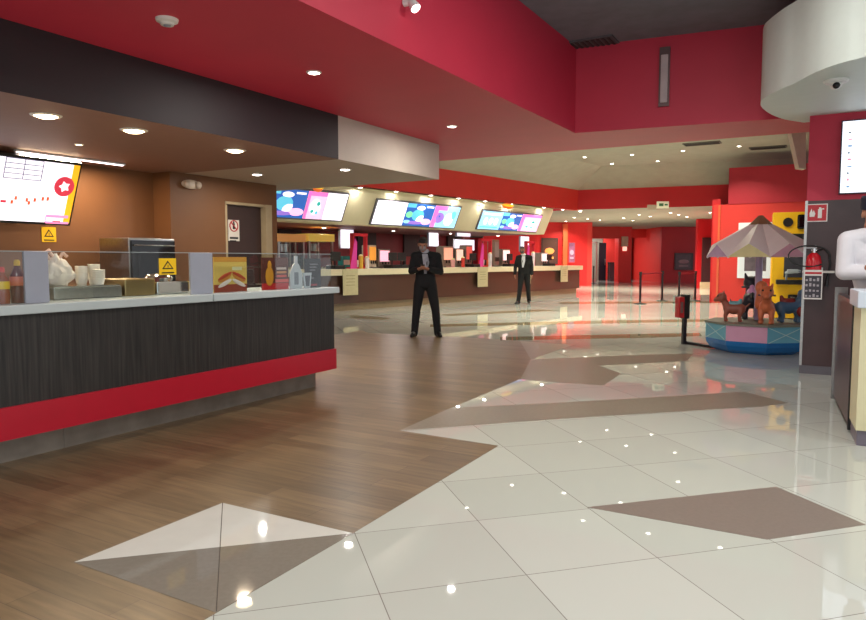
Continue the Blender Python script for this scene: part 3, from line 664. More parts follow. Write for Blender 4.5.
def art_bottle(g, w, h, th):
    g.box(0, 0, 0, w, th, h, pcol('p_dbrown', (92, 42, 30))); g.box(0, -.001, 0, w, 0, h * .2, pcol('p_red', (196, 30, 30)))
    g.ell((w * .28, -.002, h * .42), (w * .15, .004, h * .3), pcol('p_gold', (224, 150, 40))); g.ell((w * .28, -.003, h * .76), (w * .07, .004, h * .14), pcol('p_gold', (224, 150, 40)))
    for i, (zz, c_) in enumerate(((.62, 'p_w1'), (.5, 'p_w2'), (.38, 'p_w3'))): g.box(w * .55, -.002, h * zz, w * .92, 0, h * (zz + .07), pcol(c_, ((214, 190, 180), (210, 140, 90), (220, 90, 80))[i]))
    g.box(w * .5, -.002, h * .22, w, 0, h * .32, pcol('p_w3', (220, 90, 80)))
standee('menu_standee', 'brown and red poster with a golden figure standing behind the kiosk glass', 262, 257.5, 288.5, 288, .14, .006, art_bottle)
def art_dark(g, w, h, th):
    g.box(0, 0, 0, w, th, h, pcol('p_black', (34, 32, 40))); 
    for i, zz in enumerate((.78, .68, .58, .3)): g.box(w * .3, -.002, h * zz, w * (.8 - .08 * i), 0, h * (zz + .04), pcol('p_gr', (120, 116, 124)))
    g.box(w * .35, -.002, h * .05, w * .75, 0, h * .12, pcol('p_red2', (150, 40, 50)))
standee('menu_standee', 'black poster card beside the grey cup cut-outs', 305, 258.5, 321, 286, .16, .006, art_dark)
# grey bottle and cup cut-outs
a0, _ = K.onb(291, 288, .11); sc = (K.onb(312, 288, .11)[0] - a0) / 21.0
t = thing('bottle_cutout', 'pale grey bottle-shaped cut-out at the kiosk counter end', 'sign', K.pt(a0, .118, TOP), K.rz)
g = G(); bz = (K.onb(300, 256, .11)[1] - TOP)
pr = [(0, 0), (12, 0), (12, .45), (9, .72), (7.4, .78), (7.4, 1), (4.6, 1), (4.6, .78), (3, .72), (0, .45)]
Mx = Matrix(((1, 0, 0, 0), (0, 0, -1, .012), (0, 1, 0, 0), (0, 0, 0, 1)))
g.prism([(x_ * sc, z_ * bz) for x_, z_ in pr], 0, .012, mat('cutout_grey', (196, 200, 208), .4), Mx); g.prism([(x_ * sc, z_ * bz) for x_, z_ in ((4, .12), (8, .12), (8, .5), (4, .5))], .0121, .014, pcol('p_mg', (130, 132, 142)), Mx); g.build('board', None, t)
a1 = K.onb(303.5, 288, .1)[0]
t = thing('cup_cutout', 'pale grey cup-shaped cut-out next to the bottle-shaped one', 'sign', K.pt(a1, .1, TOP), K.rz)
g = G(); g.prism([(1.5 * sc, 0), (7 * sc, 0), (8.5 * sc, .16), (0, .16)], 0, .012, mat('cutout_grey', (196, 200, 208), .4), Mx); g.prism([(2.5 * sc, .02), (6 * sc, .02), (6.8 * sc, .13), (1.7 * sc, .13)], .0121, .014, pcol('p_mg2', (90, 88, 100)), Mx); g.build('board', None, t)

# ------------------------------------------------------------------ far counter
t = thing('long_counter', 'long brown refreshment counter with cream top in the background', 'counter', FC.pt(0, 0), FC.rz)
cl = FC.onb(322, 290, 0)[0] - 3.0; cr = FC.onb(580, 280, 0)[0]
g = G(); g.box(cl, .02, .2, cr, .75, .96); g.build('front_panel', mat('brown_laminate', (82, 58, 46), .3, var=.05, scale=2), t)
g = G(); g.box(cl, .1, 0, cr - .1, .7, .2); g.build('toe_kick', mat('beige_kick', (150, 132, 104), .4, var=.05), t)
g = G(); g.box(cl, -.1, .96, cr + .05, .85, 1.13, bev=.012); g.build('countertop', mat('cream_top', (232, 224, 190), .3, var=.02), t)
FT = 1.131
def fa(x, b=0, y=268): return FC.onb(x, y, b)[0]
def fz(x, y, b=0): return FC.onb(x, y, b)[1]
# hanging cream notice boards
for x0, x1, y0, y1, lab in ((343, 358, 268, 295.5, 'leftmost cream notice sheet hanging over the far counter edge'), (478, 488, 267, 287, 'middle cream notice sheet hanging over the far counter edge'), (561, 568, 265.5, 282, 'rightmost cream notice sheet hanging over the far counter edge'), (526.5, 531, 266, 284, 'narrow cream notice sheet on the far counter behind the walking man')):
    a0, a1 = fa(x0, -.12), fa(x1, -.12); zt2, zb2 = min(fz(x0, y0, -.12), 1.135), fz(x0, y1, -.12)
    t = thing('notice_sheet', lab, 'sign', FC.pt(a0, -.105, zt2), FC.rz)
    g = G(); w = a1 - a0; hh2 = zb2 - zt2
    g.box(0, -.012, hh2, w, 0, 0); g.build('sheet', mat('aged_cream', (206, 198, 156), .5), t)
    g = G(); [g.box(w * .2, -.014, hh2 * (.25 + i * .12), w * .8, -.012, hh2 * (.27 + i * .12)) for i in range(4)]; g.build('text_lines', mat('faded_text', (150, 140, 104), .5), t)

# menu boards on the slanted header
tl_ = math.atan2(.38, .84)
hn = Vector((FC.w[0], FC.w[1], 0)); hv = Vector(FC.u[:] + (0,)); Z = Vector((0, 0, 1))
nn = hn * math.cos(tl_) + Z * math.sin(tl_); upv = Z * math.cos(tl_) - hn * math.sin(tl_)
base = Vector(FC.pt(0, 0, 2.33)) - nn * .05
def onh(x, y):
    R = Vector(ray(x, y)); c = Vector((0, 0, HC)); tt = (base - c).dot(nn) / R.dot(nn); p = c + R * tt - base; return p.dot(hv), p.dot(upv)
def em(n_, c_, e_=1.0): return mat(n_, c_, .3, emit=e_, var=0)
BL = em('scr_blue', (20, 90, 180), .9); CY = em('scr_cyan', (90, 190, 220), 1.0); PK = em('scr_pink', (240, 110, 190), 1.0); WH = em('scr_white', (246, 240, 255), 1.1); LB = em('scr_lightblue', (150, 210, 240), 1.0)
PU = em('scr_purple', (150, 110, 210), .9); GN = em('scr_green', (120, 220, 160), 1.0); LP = em('scr_lightpink', (250, 190, 225), 1.05); TE = em('scr_teal', (40, 170, 160), .9)
T4 = Matrix(((1, 0, 0, 0), (0, math.cos(tl_), -math.sin(tl_), 0), (0, math.sin(tl_), math.cos(tl_), 0), (0, 0, 0, 1)))
def screens(label, cells, yt, yb):
    x0 = onh(cells[0][0], yb[0])[0]; zlo = onh(cells[0][0], yb[0])[1]; zhi = onh(cells[0][0] + 6, yt[0])[1]
    o = base + hv * x0 + upv * zlo
    t = thing('menu_board', label, 'menu board', o, FC.rz)
    H_ = zhi - zlo; seq = [onh(c[0], yb[0] + (yb[1] - yb[0]) * i / len(cells))[0] - x0 for i, c in enumerate(cells)]; end = onh(cells[-1][1], yb[1])[0] - x0; seq.append(end)
    g = G(); g.box(-.04, .0, -.04, end + .04, .045, H_ + .04, M=T4); g.build('casing', mat('grey_casing', (90, 90, 96), .4), t)
    for i, c in enumerate(cells):
        g = G(); a0, a1 = seq[i] + .01, seq[i + 1] - .01; w = a1 - a0; kind = c[2]
        bg = {'blue': BL, 'pink': LP, 'white': WH, 'lblue': LB, 'mixed': LB}[kind]
        g.box(a0, -.012, 0, a1, 0, H_, bg, M=T4)
        def bl(cx_, cz_, rx, rz_, m): g.ell((a0 + cx_ * w, -.012, cz_ * H_), (rx * w, .006, rz_ * H_), m, M=T4, nu=14, nv=8)
        def bx(x_, z_, x2_, z2_, m): g.box(a0 + x_ * w, -.016, z_ * H_, a0 + x2_ * w, -.012, z2_ * H_, m, M=T4)
        if kind == 'blue':
            bx(0, .82, .3, 1, CY); bl(.45, .5, .22, .26, CY); bl(.52, .4, .16, .2, WH); bl(.14, .5, .12, .14, GN); bl(.5, .82, .15, .1, WH); bl(.8, .22, .2, .14, LP); bl(.12, .18, .12, .08, LB); bx(.7, .86, .95, .93, WH); bl(.4, .15, .3, .08, PU)
        elif kind == 'pink':
            bx(0, .85, 1, 1, PK); bx(0, 0, .14, 1, PK); bl(.5, .45, .3, .3, WH); bl(.6, .55, .16, .13, TE); bl(.4, .3, .12, .1, TE); bl(.62, .25, .1, .08, CY)
        elif kind == 'white':
            for q_ in range(4): bx(.1 + q_ * .22, .14, .2 + q_ * .22, .24, LP)
            for q_ in range(3): bx(.1, .45 + q_ * .15, .8, .47 + q_ * .15, LP)
        elif kind == 'lblue':
            for q_ in range(3): bl(.25 + q_ * .25, .45, .09, .2, WH)
            bx(.1, .8, .9, .9, WH); bx(.05, .08, .9, .16, CY)
        else:
            bx(0, .8, .5, 1, PK); bl(.25, .45, .2, .25, PU); bl(.25, .5, .1, .14, BL); bl(.65, .4, .18, .3, WH); bl(.8, .6, .1, .2, CY); bx(0, 0, .16, 1, PK)
        g.build('screen', None, t)
screens('left menu board with blue, pink and white screens above the far counter', [(262, 302, 'blue'), (302, 321, 'pink'), (321, 341, 'white')], (187, 193), (216, 221))
screens('middle menu board with white, blue and pale screens above the far counter', [(371, 401.5, 'white'), (401.5, 429, 'blue'), (429, 454, 'mixed')], (200, 208), (223.5, 227.5))
screens('right menu board, smallest in view, above the far counter', [(477, 498, 'lblue'), (498, 517, 'blue'), (517, 536, 'pink')], (210.5, 214), (228.5, 231.5))
# little orange logo shapes
for (x, y, lab, s_) in ((508, 206, 'small orange and yellow snack emblem on the soffit above the right menu board', .3), (318, 188, 'orange lit emblem beside the left menu board', .16)):
    a, z = FC.onb(x, y, hb - .05); t = thing('logo_sign', lab, 'sign', FC.pt(a, hb - .04, z), FC.rz)
    g = G(); g.ell((0, 0, 0), (s_, .03, .1)); g.build('bun', em('logo_orange', (240, 110, 30), .5), t, True)
    g = G(); g.ell((0, -.02, .02), (s_ * 1.15, .03, .045)); g.build('filling', em('logo_yellow', (250, 200, 50), .6), t, True)

# equipment on and behind the far counter
def fthing(name, label, cat, x, b, z=FT, group=None): return thing(name, label, cat, FC.pt(fa(x, b), b, z), FC.rz, group)
def popcorn(label, x0, x1, hc_):
    b = 1.9; a0, a1 = fa(x0, b), fa(x1, b); zt3 = fz(x0, 233.5, b); t = thing('popcorn_machine', label, 'popcorn machine', FC.pt(a0, b, 0), FC.rz); w = a1 - a0
    g = G(); g.box(0, 0, 0, w, .7, .9); g.build('base_cabinet', PIER, t)
    for px_ in (0, w - .06):
        for py_ in (0, .64):
            g = G(); g.box(px_, py_, .9, px_ + .06, py_ + .06, zt3 - .2); g.build('post', STEEL, t)
    g = G(); g.box(-.03, -.03, zt3 - .22, w + .03, .7, zt3, bev=.01); g.build('header', hc_, t)
    g = G(); g.box(.06, .01, .9, w - .06, .02, zt3 - .22); g.build('glass_pane', GLASS, t)
    g = G(); g.cone((w / 2, .35, zt3 - .5), (w / 2, .35, zt3 - .28), .16, .16); g.build('kettle', STEEL, t, True)
    g = G(); rr = random.Random(int(x0))
    for i in range(60): g.ell((rr.uniform(.08, w - .08), rr.uniform(.08, .6), .92 + rr.uniform(0, .22)), rr.uniform(.03, .05), nu=8, nv=5)
    g.build('popcorn', mat('popcorn_cream', (240, 226, 170), .8), t, True, kind='stuff')
popcorn('left popcorn machine with orange header behind the kiosk end', 278.5, 305, em('pop_header', (226, 160, 90), .25))
popcorn('right popcorn machine with yellow header beside the white light box', 309, 333.5, em('pop_header2', (232, 196, 90), .3))
def lightbox(label, x0, x1, y0, y1, b=2.2):
    a0, a1 = fa(x0, b), fa(x1, b); z0, z1 = fz(x0, y1, b), fz(x0, y0, b); t = thing('light_box', label, 'illuminated sign', FC.pt(a0, b, z0), FC.rz)
    g = G(); g.box(-.02, 0, -.02, a1 - a0 + .02, .08, z1 - z0 + .02); g.build('casing', GREYP, t)
    g = G(); g.box(0, -.01, 0, a1 - a0, 0, z1 - z0); g.build('lit_panel', WH, t)
    g = G(); g.cone(((a1 - a0) / 2, .04, z1 - z0), ((a1 - a0) / 2, .04, 2.33 - z0), .015); g.build('hanger', STEEL, t)
lightbox('white light box hanging beside the popcorn machines', 341, 353.5, 229.5, 248)
lightbox('small white light box behind the man in the dark suit', 429, 438, 232, 246)
lightbox('wide white light box between the menu boards behind the far counter', 455, 474, 239.5, 250)
lightbox('white light box above the walking man', 520.5, 528.5, 236.5, 251)
lightbox('tiny pinkish light box high behind the far counter', 457, 470, 232, 236, 1.5)
def redstand(label, x0, x1, y0):
    b = .3; a0, a1 = fa(x0, b), fa(x1, b); z1 = fz(x0, y0, b); t = thing('display_stand', label, 'display stand', FC.pt(a0, b, FT), FC.rz); w = a1 - a0; h = z1 - FT; RR = mat('stand_red', (226, 40, 60), .4)
    for x_ in (0, w - .05):
        g = G(); g.box(x_, 0, 0, x_ + .04, .14, h); g.build('upright', RR, t)
    g = G(); g.box(0, 0, h - .08, w, .14, h); g.build('header', RR, t)
    g = G(); g.box(0, 0, 0, w, .3, .04); g.build('base', RR, t)
    g = G(); g.add([(-.14, -.03, .0), (.1, -.03, 0), (.12, -.03, h * .75), (.04, -.03, h * .85), (-.14, -.01, .0), (.1, -.01, 0), (.12, -.01, h * .75), (.04, -.01, h * .85)], [(0, 1, 2, 3), (7, 6, 5, 4), (0, 4, 5, 1), (1, 5, 6, 2), (2, 6, 7, 3), (3, 7, 4, 0)]); g.build('magenta_banner', mat('magenta', (214, 60, 150), .5, emit=.15, var=0), t)
    cs = [(232, 190, 60), (240, 236, 230), (60, 50, 60), (220, 120, 60)]
    for i in range(4):
        g = G(); g.lathe([(0, 0), (.05, 0), (.065, .2), (0, .2)], (w * (.3 + .17 * i), .15, .04 + .0)); g.build('cup', mat('stand_cup%d' % i, cs[i], .5), t, True)
redstand('red framed display stand with magenta banner left of the dark-suited man', 353.5, 368, 233)
redstand('red framed display stand with magenta banner over the middle notice sheet', 481, 492, 238.5)
redstand('red framed display stand partly behind the walking man', 527, 535, 241)
def dispenser(label, x, wpx, y0, face, bodyc=None, b=.52):
    a0, a1 = fa(x, b), fa(x + wpx, b); z1 = fz(x, y0, b); t = thing('drink_dispenser', label, 'drink machine', FC.pt(a0, b, FT), FC.rz); w = a1 - a0; h = max(z1 - FT, .25)
    g = G(); g.box(0, .02, 0, w, .3, h, bev=.02); g.build('body', bodyc or mat('disp_grey', (150, 136, 124), .35, .4), t)
    g = G(); g.box(w * .12, .0, h * .35, w * .88, .02, h * .92); g.build('front_panel', face, t)
    g = G(); g.box(w * .1, -.1, 0, w * .9, .02, .04); g.build('drip_tray', STEEL, t)
    for i in range(3):
        g = G(); g.cone((w * (.25 + .25 * i), -.03, h * .34), (w * (.25 + .25 * i), -.03, h * .2), .02); g.build('nozzle', BLACK, t, True)
dispenser('drink machine with amber glowing front near the leftmost notice sheet', 369, 8, 245, em('amber_face', (230, 150, 60), .7), mat('disp_cream', (210, 196, 176), .4))
dispenser('drink machine with white and pink lit front left of the dark-suited man', 379, 12, 249, em('pinkface', (250, 190, 210), 1.0))
dispenser('drink machine with peach lit front right of the dark-suited man', 443, 11, 246, em('peach', (246, 176, 150), .7))
dispenser('white front snack warmer under the wide light box', 456, 8, 248, em('warmface', (250, 210, 190), .8))
dispenser('red topped drink machine beside the middle display stand', 466, 7, 245, em('redface', (226, 90, 80), .6))
dispenser('tall grey drink machine right of the middle display stand', 494, 5.5, 239.5, mat('mid_grey', (160, 150, 150), .4))
dispenser('drink machine with bright white and red front left of the walking man', 502.5, 8, 249, em('wrface', (252, 220, 220), 1.0))
dispenser('white drink machine right of the walking man', 541, 7.5, 252.5, em('wface', (244, 230, 230), .8))
def register(label, x, b=-.02):
    t = fthing('cash_register', label, 'cash register', x, b)
    g = G(); g.box(-.18, 0, 0, .18, .36, .1, bev=.01); g.build('drawer', BLACK, t)
    g = G(); g.cone((0, .2, .1), (0, .2, .25), .025); g.build('stand', BLACK, t)
    g = G(); g.box(-.17, .15, .22, .17, .19, .46, bev=.008); g.build('monitor', BLACK, t)
for x, lab in ((340, 'black cash register under the hanging white light box'), (397, 'black cash register just left of the dark-suited man'), (406, 'second black cash register tucked behind the dark-suited man'), (477, 'black cash register left of the middle display stand'), (513.5, 'black cash register directly behind the walking man'), (553, 'rightmost black cash register on the far counter')): register(lab, x)
def tub(label, x, c_, h=.3, b=.2, r=.07):
    t = fthing('snack_tub', label, 'container', x, b); g = G(); g.lathe([(0, 0), (r * .8, 0), (r, h), (r * .95, h), (r * .75, .02), (0, .02)]); g.build('tub', mat('tub_' + label[:9], c_, .5), t, True)
    g = G(); g.ell((0, 0, h), (r * .9, r * .9, .05)); g.build('contents', mat('popcorn_cream', (240, 226, 170), .8), t, True)
tub('white snack tub right of the left display stand', 367, (235, 225, 225)); tub('red snack tub below the wide white light box', 463, (210, 60, 50)); tub('white tall tub right of the middle display stand', 490, (235, 230, 236), .45)
tub('yellow snack tub in the left display stand shadow', 361, (226, 180, 60), .35); tub('pale cup tub right of the walking man', 533, (230, 222, 230), .5); tub('pink snack tub near the peach lit machine', 453, (240, 170, 170), .25)
def crate(label, x, c_, w=.3, h=.25, b=.55):
    t = fthing('snack_box', label, 'box', x, b); m_ = mat('crate_' + str(c_), c_, .5)
    g = G(); g.box(-w / 2, 0, 0, w / 2, .2, h, bev=.01); g.build('carton', m_, t)
    g = G(); g.box(-w * .35, -.004, h * .3, w * .35, 0, h * .7); g.build('printed_front', mat('crate_label', (236, 222, 214), .5), t)
for x, c_, w_, h_, lab in ((347, (40, 150, 150), .35, .35, 'teal box at the foot of the hanging white light box'), 
    (414, (150, 60, 60), .3, .35, 'maroon snack box hidden beside the dark-suited man')):
    crate(lab, x, c_, w_, h_, .3 if x == 488 else .78)

# ------------------------------------------------------------------ background pieces
def framed(name, label, cat, x0, y0, x1, y1, Y, fc, art, off=.05):
    p0, p1 = D(x0, y1, Y), D(x1, y0, Y); t = thing(name, label, cat, (p0[0], Y, p0[2])); w, h = p1[0] - p0[0], p1[2] - p0[2]
    g = G(); f_ = min(w, h) * .1; g.box(0, -off, 0, w, 0, f_); g.box(0, -off, h - f_, w, 0, h); g.box(0, -off, f_, f_, 0, h - f_); g.box(w - f_, -off, f_, w, 0, h - f_); g.build('frame', fc, t)
    g = G(); g.box(f_, -off * .6, f_, w - f_, 0, h - f_); pt = g.build('picture', art[0], t)
    if len(art) > 1:
        g = G(); g.ell((w * .5, -off * .6, h * .5), (w * .28, .01, h * .12), art[1]); g.box(w * .25, -off * .65, h * .2, w * .75, -off * .6, h * .28, art[1]); g.build('print', None, t)
    return t
framed('poster_frame', 'dark poster in a frame on the far red wall', 'poster', 674, 253, 693, 270, 40.99, mat('dk_frame', (70, 30, 40), .4), (mat('poster_dark', (86, 36, 48), .3, var=.3), pcol('poster_pale', (170, 120, 130))))
framed('poster_frame', 'small dark poster in the farthest red recess', 'poster', 638, 253.5, 650, 265, 55.9, mat('dk_frame2', (110, 50, 50), .4), (mat('poster_dark2', (96, 60, 60), .3, var=.3), pcol('poster_pale2', (180, 140, 130))))
framed('wall_panel', 'pink lit panel beside the small poster in the recess', 'sign', 650.5, 245, 655, 265, 55.9, REDF, (em('pinkpanel', (226, 130, 130), .5),))
framed('poster_frame', 'narrow pale violet poster on the bright red wall past the far counter', 'poster', 568, 242, 575.5, 263, 35.98, RED2, (mat('violet_poster', (150, 90, 130), .4, var=.3), pcol('poster_v', (200, 170, 200))))
framed('wall_panel', 'flat panel coloured as a shadowy opening with warm glow beyond the far counter end', 'wall panel', 541, 238, 558, 264, 35.98, mat('dk_brownp', (80, 50, 46), .4), (mat('brown_open', (92, 60, 52), .4), em('warmglow', (250, 150, 80), .8)))  # shade of the opening and its glow are put into the panel's colours
t = thing('wall_sconce', 'pale wall lamp on the far bright red pillar', 'wall lamp', D(624.5, 245, 40.99))
g = G(); g.box(-.2, -.08, -.1, .2, 0, .5, bev=.02); g.build('backplate', mat('sconce_grey', (190, 160, 140), .4), t)
g = G(); g.box(-.12, -.12, -.35, .12, -.0, -.1, bev=.02); g.build('shade', em('sconce_lit', (255, 200, 180), 1.0), t)
# glass entrance
p = D(587, 260, 46.8); 
t = thing('entrance_door', 'open dark entrance door leaf in the far grey passage', 'door', (D(599, 260, 45)[0], 45, 0))
w = D(606, 260, 45)[0] - D(599, 260, 45)[0]
g = G(); g.box(0, 0, 0, w, .1, 2.45); g.build('door_leaf', mat('door_black', (22, 22, 34), .3), t)
g = G(); g.box(w - .1, -.06, 1.0, w - .05, 0, 1.4); g.build('handle', STEEL, t)
t = thing('glass_door', 'greenish glass door panel at the far passage left', 'door', (D(588.5, 260, 45)[0], 45, 0))
w = D(597, 260, 45)[0] - D(588.5, 260, 45)[0]
g = G(); g.box(0, 0, 0, .06, .06, 2.5); g.box(w - .06, 0, 0, w, .06, 2.5); g.box(0, 0, 2.44, w, .06, 2.5); g.box(0, 0, 0, w, .06, .1); g.build('frame', STEEL, t)
g = G(); g.box(.06, .02, .1, w - .06, .03, 2.44); g.build('glass_pane', mat('pale_green_glass', (150, 160, 148), .1), t)
t = thing('trash_bin', 'dark bin standing in the far passage beside the red pillar', 'bin', D(614, 282, 44)); t.location.z = 0
g = G(); g.box(-.35, -.3, 0, .35, .3, 1.1, bev=.03); g.build('body', mat('bin_dark', (54, 26, 34), .4), t)
g = G(); g.box(-.37, -.32, 1.1, .37, .32, 1.2, bev=.03); g.build('lid', BLACK, t)
# exit sign hanging under the red band
q0, q1 = D(647, 204, 25.4), D(669, 204, 25.4)
t = thing('exit_sign', 'white hanging exit sign with green panel before the red band', 'exit sign', (q0[0], 25.4, D(655, 208.3, 25.4)[2]))
w = q1[0] - q0[0]
g = G(); g.box(w * .45, 0, 0, w, .05, .25, bev=.01); g.build('panel', em('exit_pale', (206, 206, 176), .45), t)
g = G(); g.box(.02, 0, -.05, w * .43, .05, .13, bev=.01); g.build('side_panel', mat('exit_grey', (170, 160, 140), .4), t)
g = G(); g.box(w * .55, -.006, .08, w * .75, 0, .18, pcol('exit_gr', (60, 130, 80))); g.box(w * .8, -.006, .1, w * .94, 0, .16, pcol('exit_gr', (60, 130, 80))); g.build('pictogram', None, t)
g = G(); g.box(w * .4, .05, .02, w * .6, .6, .06); g.build('hanger', STEEL, t)

# stanchions
def stanchion_proto(x, y, lab):
    t = thing('stanchion_post', lab, 'stanchion', (x, y, 0))
    g = G(); g.lathe([(0, 0), (.19, 0), (.19, .015), (.05, .035), (.035, .05), (0, .05)]); g.build('base', BLACK, t, True)
    g = G(); g.cone((0, 0, .04), (0, 0, .9), .035); g.build('post', mat('post_dark', (40, 22, 28), .3, .3), t, True)
    g = G(); g.cone((0, 0, .9), (0, 0, 1.0), .045); g.build('belt_head', BLACK, t, True)
    return t
sps = [P(640, 304), P(662, 301), P(678.8, 303), P(695, 301)]
s0 = stanchion_proto(sps[0][0], sps[0][1], 'leftmost black belt stanchion on the tiled floor in the distance')
for p_, lab in zip(sps[1:], ('second black belt stanchion from the left in the distance', 'third black belt stanchion, standing behind the coin box', 'rightmost black belt stanchion before the far red wall')): copy_tree(s0, (p_[0], p_[1], 0), label=lab)
p_ = P(593.5, 283.5); copy_tree(s0, (p_[0], p_[1], 0), label='small distant black stanchion before the glass entrance')
def belt(p, q, lab):
    t = thing('stanchion_belt', lab, 'barrier belt', (p[0], p[1], .94)); d = Vector((q[0] - p[0], q[1] - p[1], 0)); L_ = d.length; d.normalize(); n = Vector((-d.y, d.x, 0)) * .003
    a = d * .046; b = d * (L_ - .046); g = G(); vs = []
    for e_ in (a, b):
        for s_ in (-1, 1):
            for z_ in (-.025, .025): vs.append(e_ + n * s_ + Vector((0, 0, z_)))
    g.add(vs, [(0, 1, 3, 2), (4, 6, 7, 5), (0, 4, 5, 1), (2, 3, 7, 6), (0, 2, 6, 4), (1, 5, 7, 3)]); g.build('strap', mat('belt_red', (130, 24, 36), .6), t)
belt(sps[0], sps[1], 'dark red belt stretched between the two left stanchions'); belt(sps[2], sps[3], 'dark red belt stretched between the two right stanchions')

# white framed poster and arcade cabinet
a0, z0 = R2.onb(737, 278, -.03); a1, z1 = R2.onb(775, 222, -.03)
t = thing('poster_frame', 'large white framed poster on the red wall behind the carousel ride', 'poster', R2.pt(a0, 0, z0), R2.rz)
w, h = a1 - a0, z1 - z0
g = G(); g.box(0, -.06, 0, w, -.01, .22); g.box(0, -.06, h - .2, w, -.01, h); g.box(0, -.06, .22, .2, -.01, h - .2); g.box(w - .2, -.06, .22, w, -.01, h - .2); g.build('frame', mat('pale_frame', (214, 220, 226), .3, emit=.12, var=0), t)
g = G(); g.box(.2, -.04, .22, w - .2, -.01, h - .2); g.build('picture', mat('poster_bluegrey', (96, 84, 92), .3, var=.4, scale=3), t)
Y0 = 15.3; xA = D(770.5, 260, Y0)[0]; 
t = thing('arcade_machine', 'tall yellow arcade machine with black screens behind the carousel ride', 'arcade machine', (xA + .02, Y0, 0), math.radians(-25))
YE = mat('arcade_yellow', (240, 186, 24), .3, var=.03)
g = G(); g.box(0, 0, .1, 1.4, .9, 2.42, bev=.02); g.build('cabinet', YE, t)
g = G(); g.box(.0, .02, 0, 1.4, .88, .1); g.build('plinth', BLACK, t)
g = G(); g.box(.25, -.02, 1.0, 1.3, .0, 1.75); g.build('screen', mat('arc_screen', (70, 70, 78), .1), t)
g = G(); g.box(.35, -.03, .32, .72, .0, .62, bev=.03); g.build('coin_door', BLACK, t)
g = G(); g.cone((.3, 0, 2.2), (.3, -.03, 2.2), .1); g.build('speaker', BLACK, t, True)
g = G(); g.box(.48, -.03, 2.05, .95, 0, 2.36, bev=.04); g.build('upper_display', DGLASS, t)
g = G(); g.box(.35, -.04, 1.8, 1.1, 0, 1.95, bev=.02); g.build('marquee', BLACK, t)
g = G(); g.box(.1, -.3, .85, 1.3, 0, .95, bev=.02); g.build('control_shelf', BLACK, t)
for i, x_ in enumerate((.3, .75)):
    g = G(); g.cone((x_, -.18, .95), (x_, -.2, 1.1), .02); g.cone((x_ - .02, -.22, 1.1), (x_ + .25, -.42, 1.14), .03); g.box(x_, -.5, 1.1, x_ + .22, -.34, 1.18, bev=.02); g.build('controller', mat('arc_grey', (150, 160, 170), .4), t)

# ------------------------------------------------------------------ carousel ride
cY = 10.55; cX = (758.5 - 433) / F * cY
t = thing('carousel_ride', 'small coin-operated carousel ride with pastel umbrella roof and animal seats', 'kiddie ride', (cX, cY, 0), math.radians(8))
RB = .71
TEAL = mat('ride_teal', (110, 178, 200), .35, var=.03); RPK = mat('ride_pink', (214, 160, 190), .35, var=.03); RBL = mat('ride_blue', (24, 110, 178), .25, var=.04)
g = G(); g.lathe([(0, 0), (RB * .82, 0), (RB * .95, .05), (RB * 1.02, .12), (RB * 1.04, .19), (0, .19)], n=8, M=Matrix.Rotation(PI / 8, 4, 'Z')); g.build('blue_hull', RBL, t)
n = 8; cor = [(RB * 1.04 * math.cos(2 * PI * (i + .5) / n), RB * 1.04 * math.sin(2 * PI * (i + .5) / n)) for i in range(n)]
for i in range(n):
    a, b = cor[i], cor[(i + 1) % n]; g = G()
    ai = (a[0] * .93, a[1] * .93); bi = (b[0] * .93, b[1] * .93)
    # index 5 faces the viewer
    pk = (i % 2 == 0)
    g.prism([a, b, bi, ai], .19, .42, RPK if pk else TEAL)
    if not pk:
        for (s0_, z0_), (s1_, z1_) in ((( .04, .19), (.96, .41)), ((.04, .41), (.96, .2))):
            p0 = (a[0] + (b[0] - a[0]) * s0_, a[1] + (b[1] - a[1]) * s0_, z0_); p1 = (a[0] + (b[0] - a[0]) * s1_, a[1] + (b[1] - a[1]) * s1_, z1_)
            g.cone(p0, p1, .006, .006, mat('ride_line', (190, 220, 220), .4), 6)
    g.build('skirt_panel', None, t)
g = G(); g.prism([(x_ * 1.03, y_ * 1.03) for x_, y_ in cor], .42, .45); g.build('platform', mat('ride_platform', (126, 128, 116), .5, var=.08), t)
g = G(); g.cone((0, 0, .47), (0, 0, 1.95), .05, .05, n=20); g.build('pole', mat('ride_lavender', (178, 158, 196), .35), t, True)
ROOFW = mat('roof_pearl', (246, 240, 242), .3, var=.02); VAL = [mat('val_lav', (196, 170, 206), .4), mat('val_yellow', (222, 214, 158), .4), mat('val_pink', (226, 172, 190), .4)]
RR = .76; RC = [(RR * math.cos(2 * PI * i / n + PI / 8), RR * math.sin(2 * PI * i / n + PI / 8)) for i in range(n)]
ZC, ZM, ZP = 1.43, 1.62, 2.02
for i in range(n):
    a, b = RC[i], RC[(i + 1) % n]; mid = ((a[0] + b[0]) / 2, (a[1] + b[1]) / 2); g = G()
    vs = [(0, 0, ZP), (a[0], a[1], ZC), (mid[0] * 1.0, mid[1] * 1.0, ZM), (b[0], b[1], ZC)]
    vs2 = [(x_ * .98, y_ * .98, z_ - .02) for x_, y_, z_ in vs]
    g.add(vs + vs2, [(0, 1, 2), (0, 2, 3), (4, 6, 5), (4, 7, 6), (1, 5, 6, 2), (2, 6, 7, 3)]); g.build('roof_panel', ROOFW, t)
    g = G(); q = [(a[0], a[1], ZC), (b[0], b[1], ZC), (mid[0], mid[1], ZM)]; q2_ = [(x_ * .97, y_ * .97, z_) for x_, y_, z_ in q]
    g.add(q + q2_, [(0, 1, 2), (5, 4, 3), (0, 3, 4, 1), (1, 4, 5, 2), (2, 5, 3, 0)]); g.build('valance', VAL[(i) % 3], t)
g = G(); g.cone((0, 0, 1.92), (0, 0, 2.06), .17, .03, n=8); g.build('cap', mat('ride_cap', (150, 112, 84), .4), t)
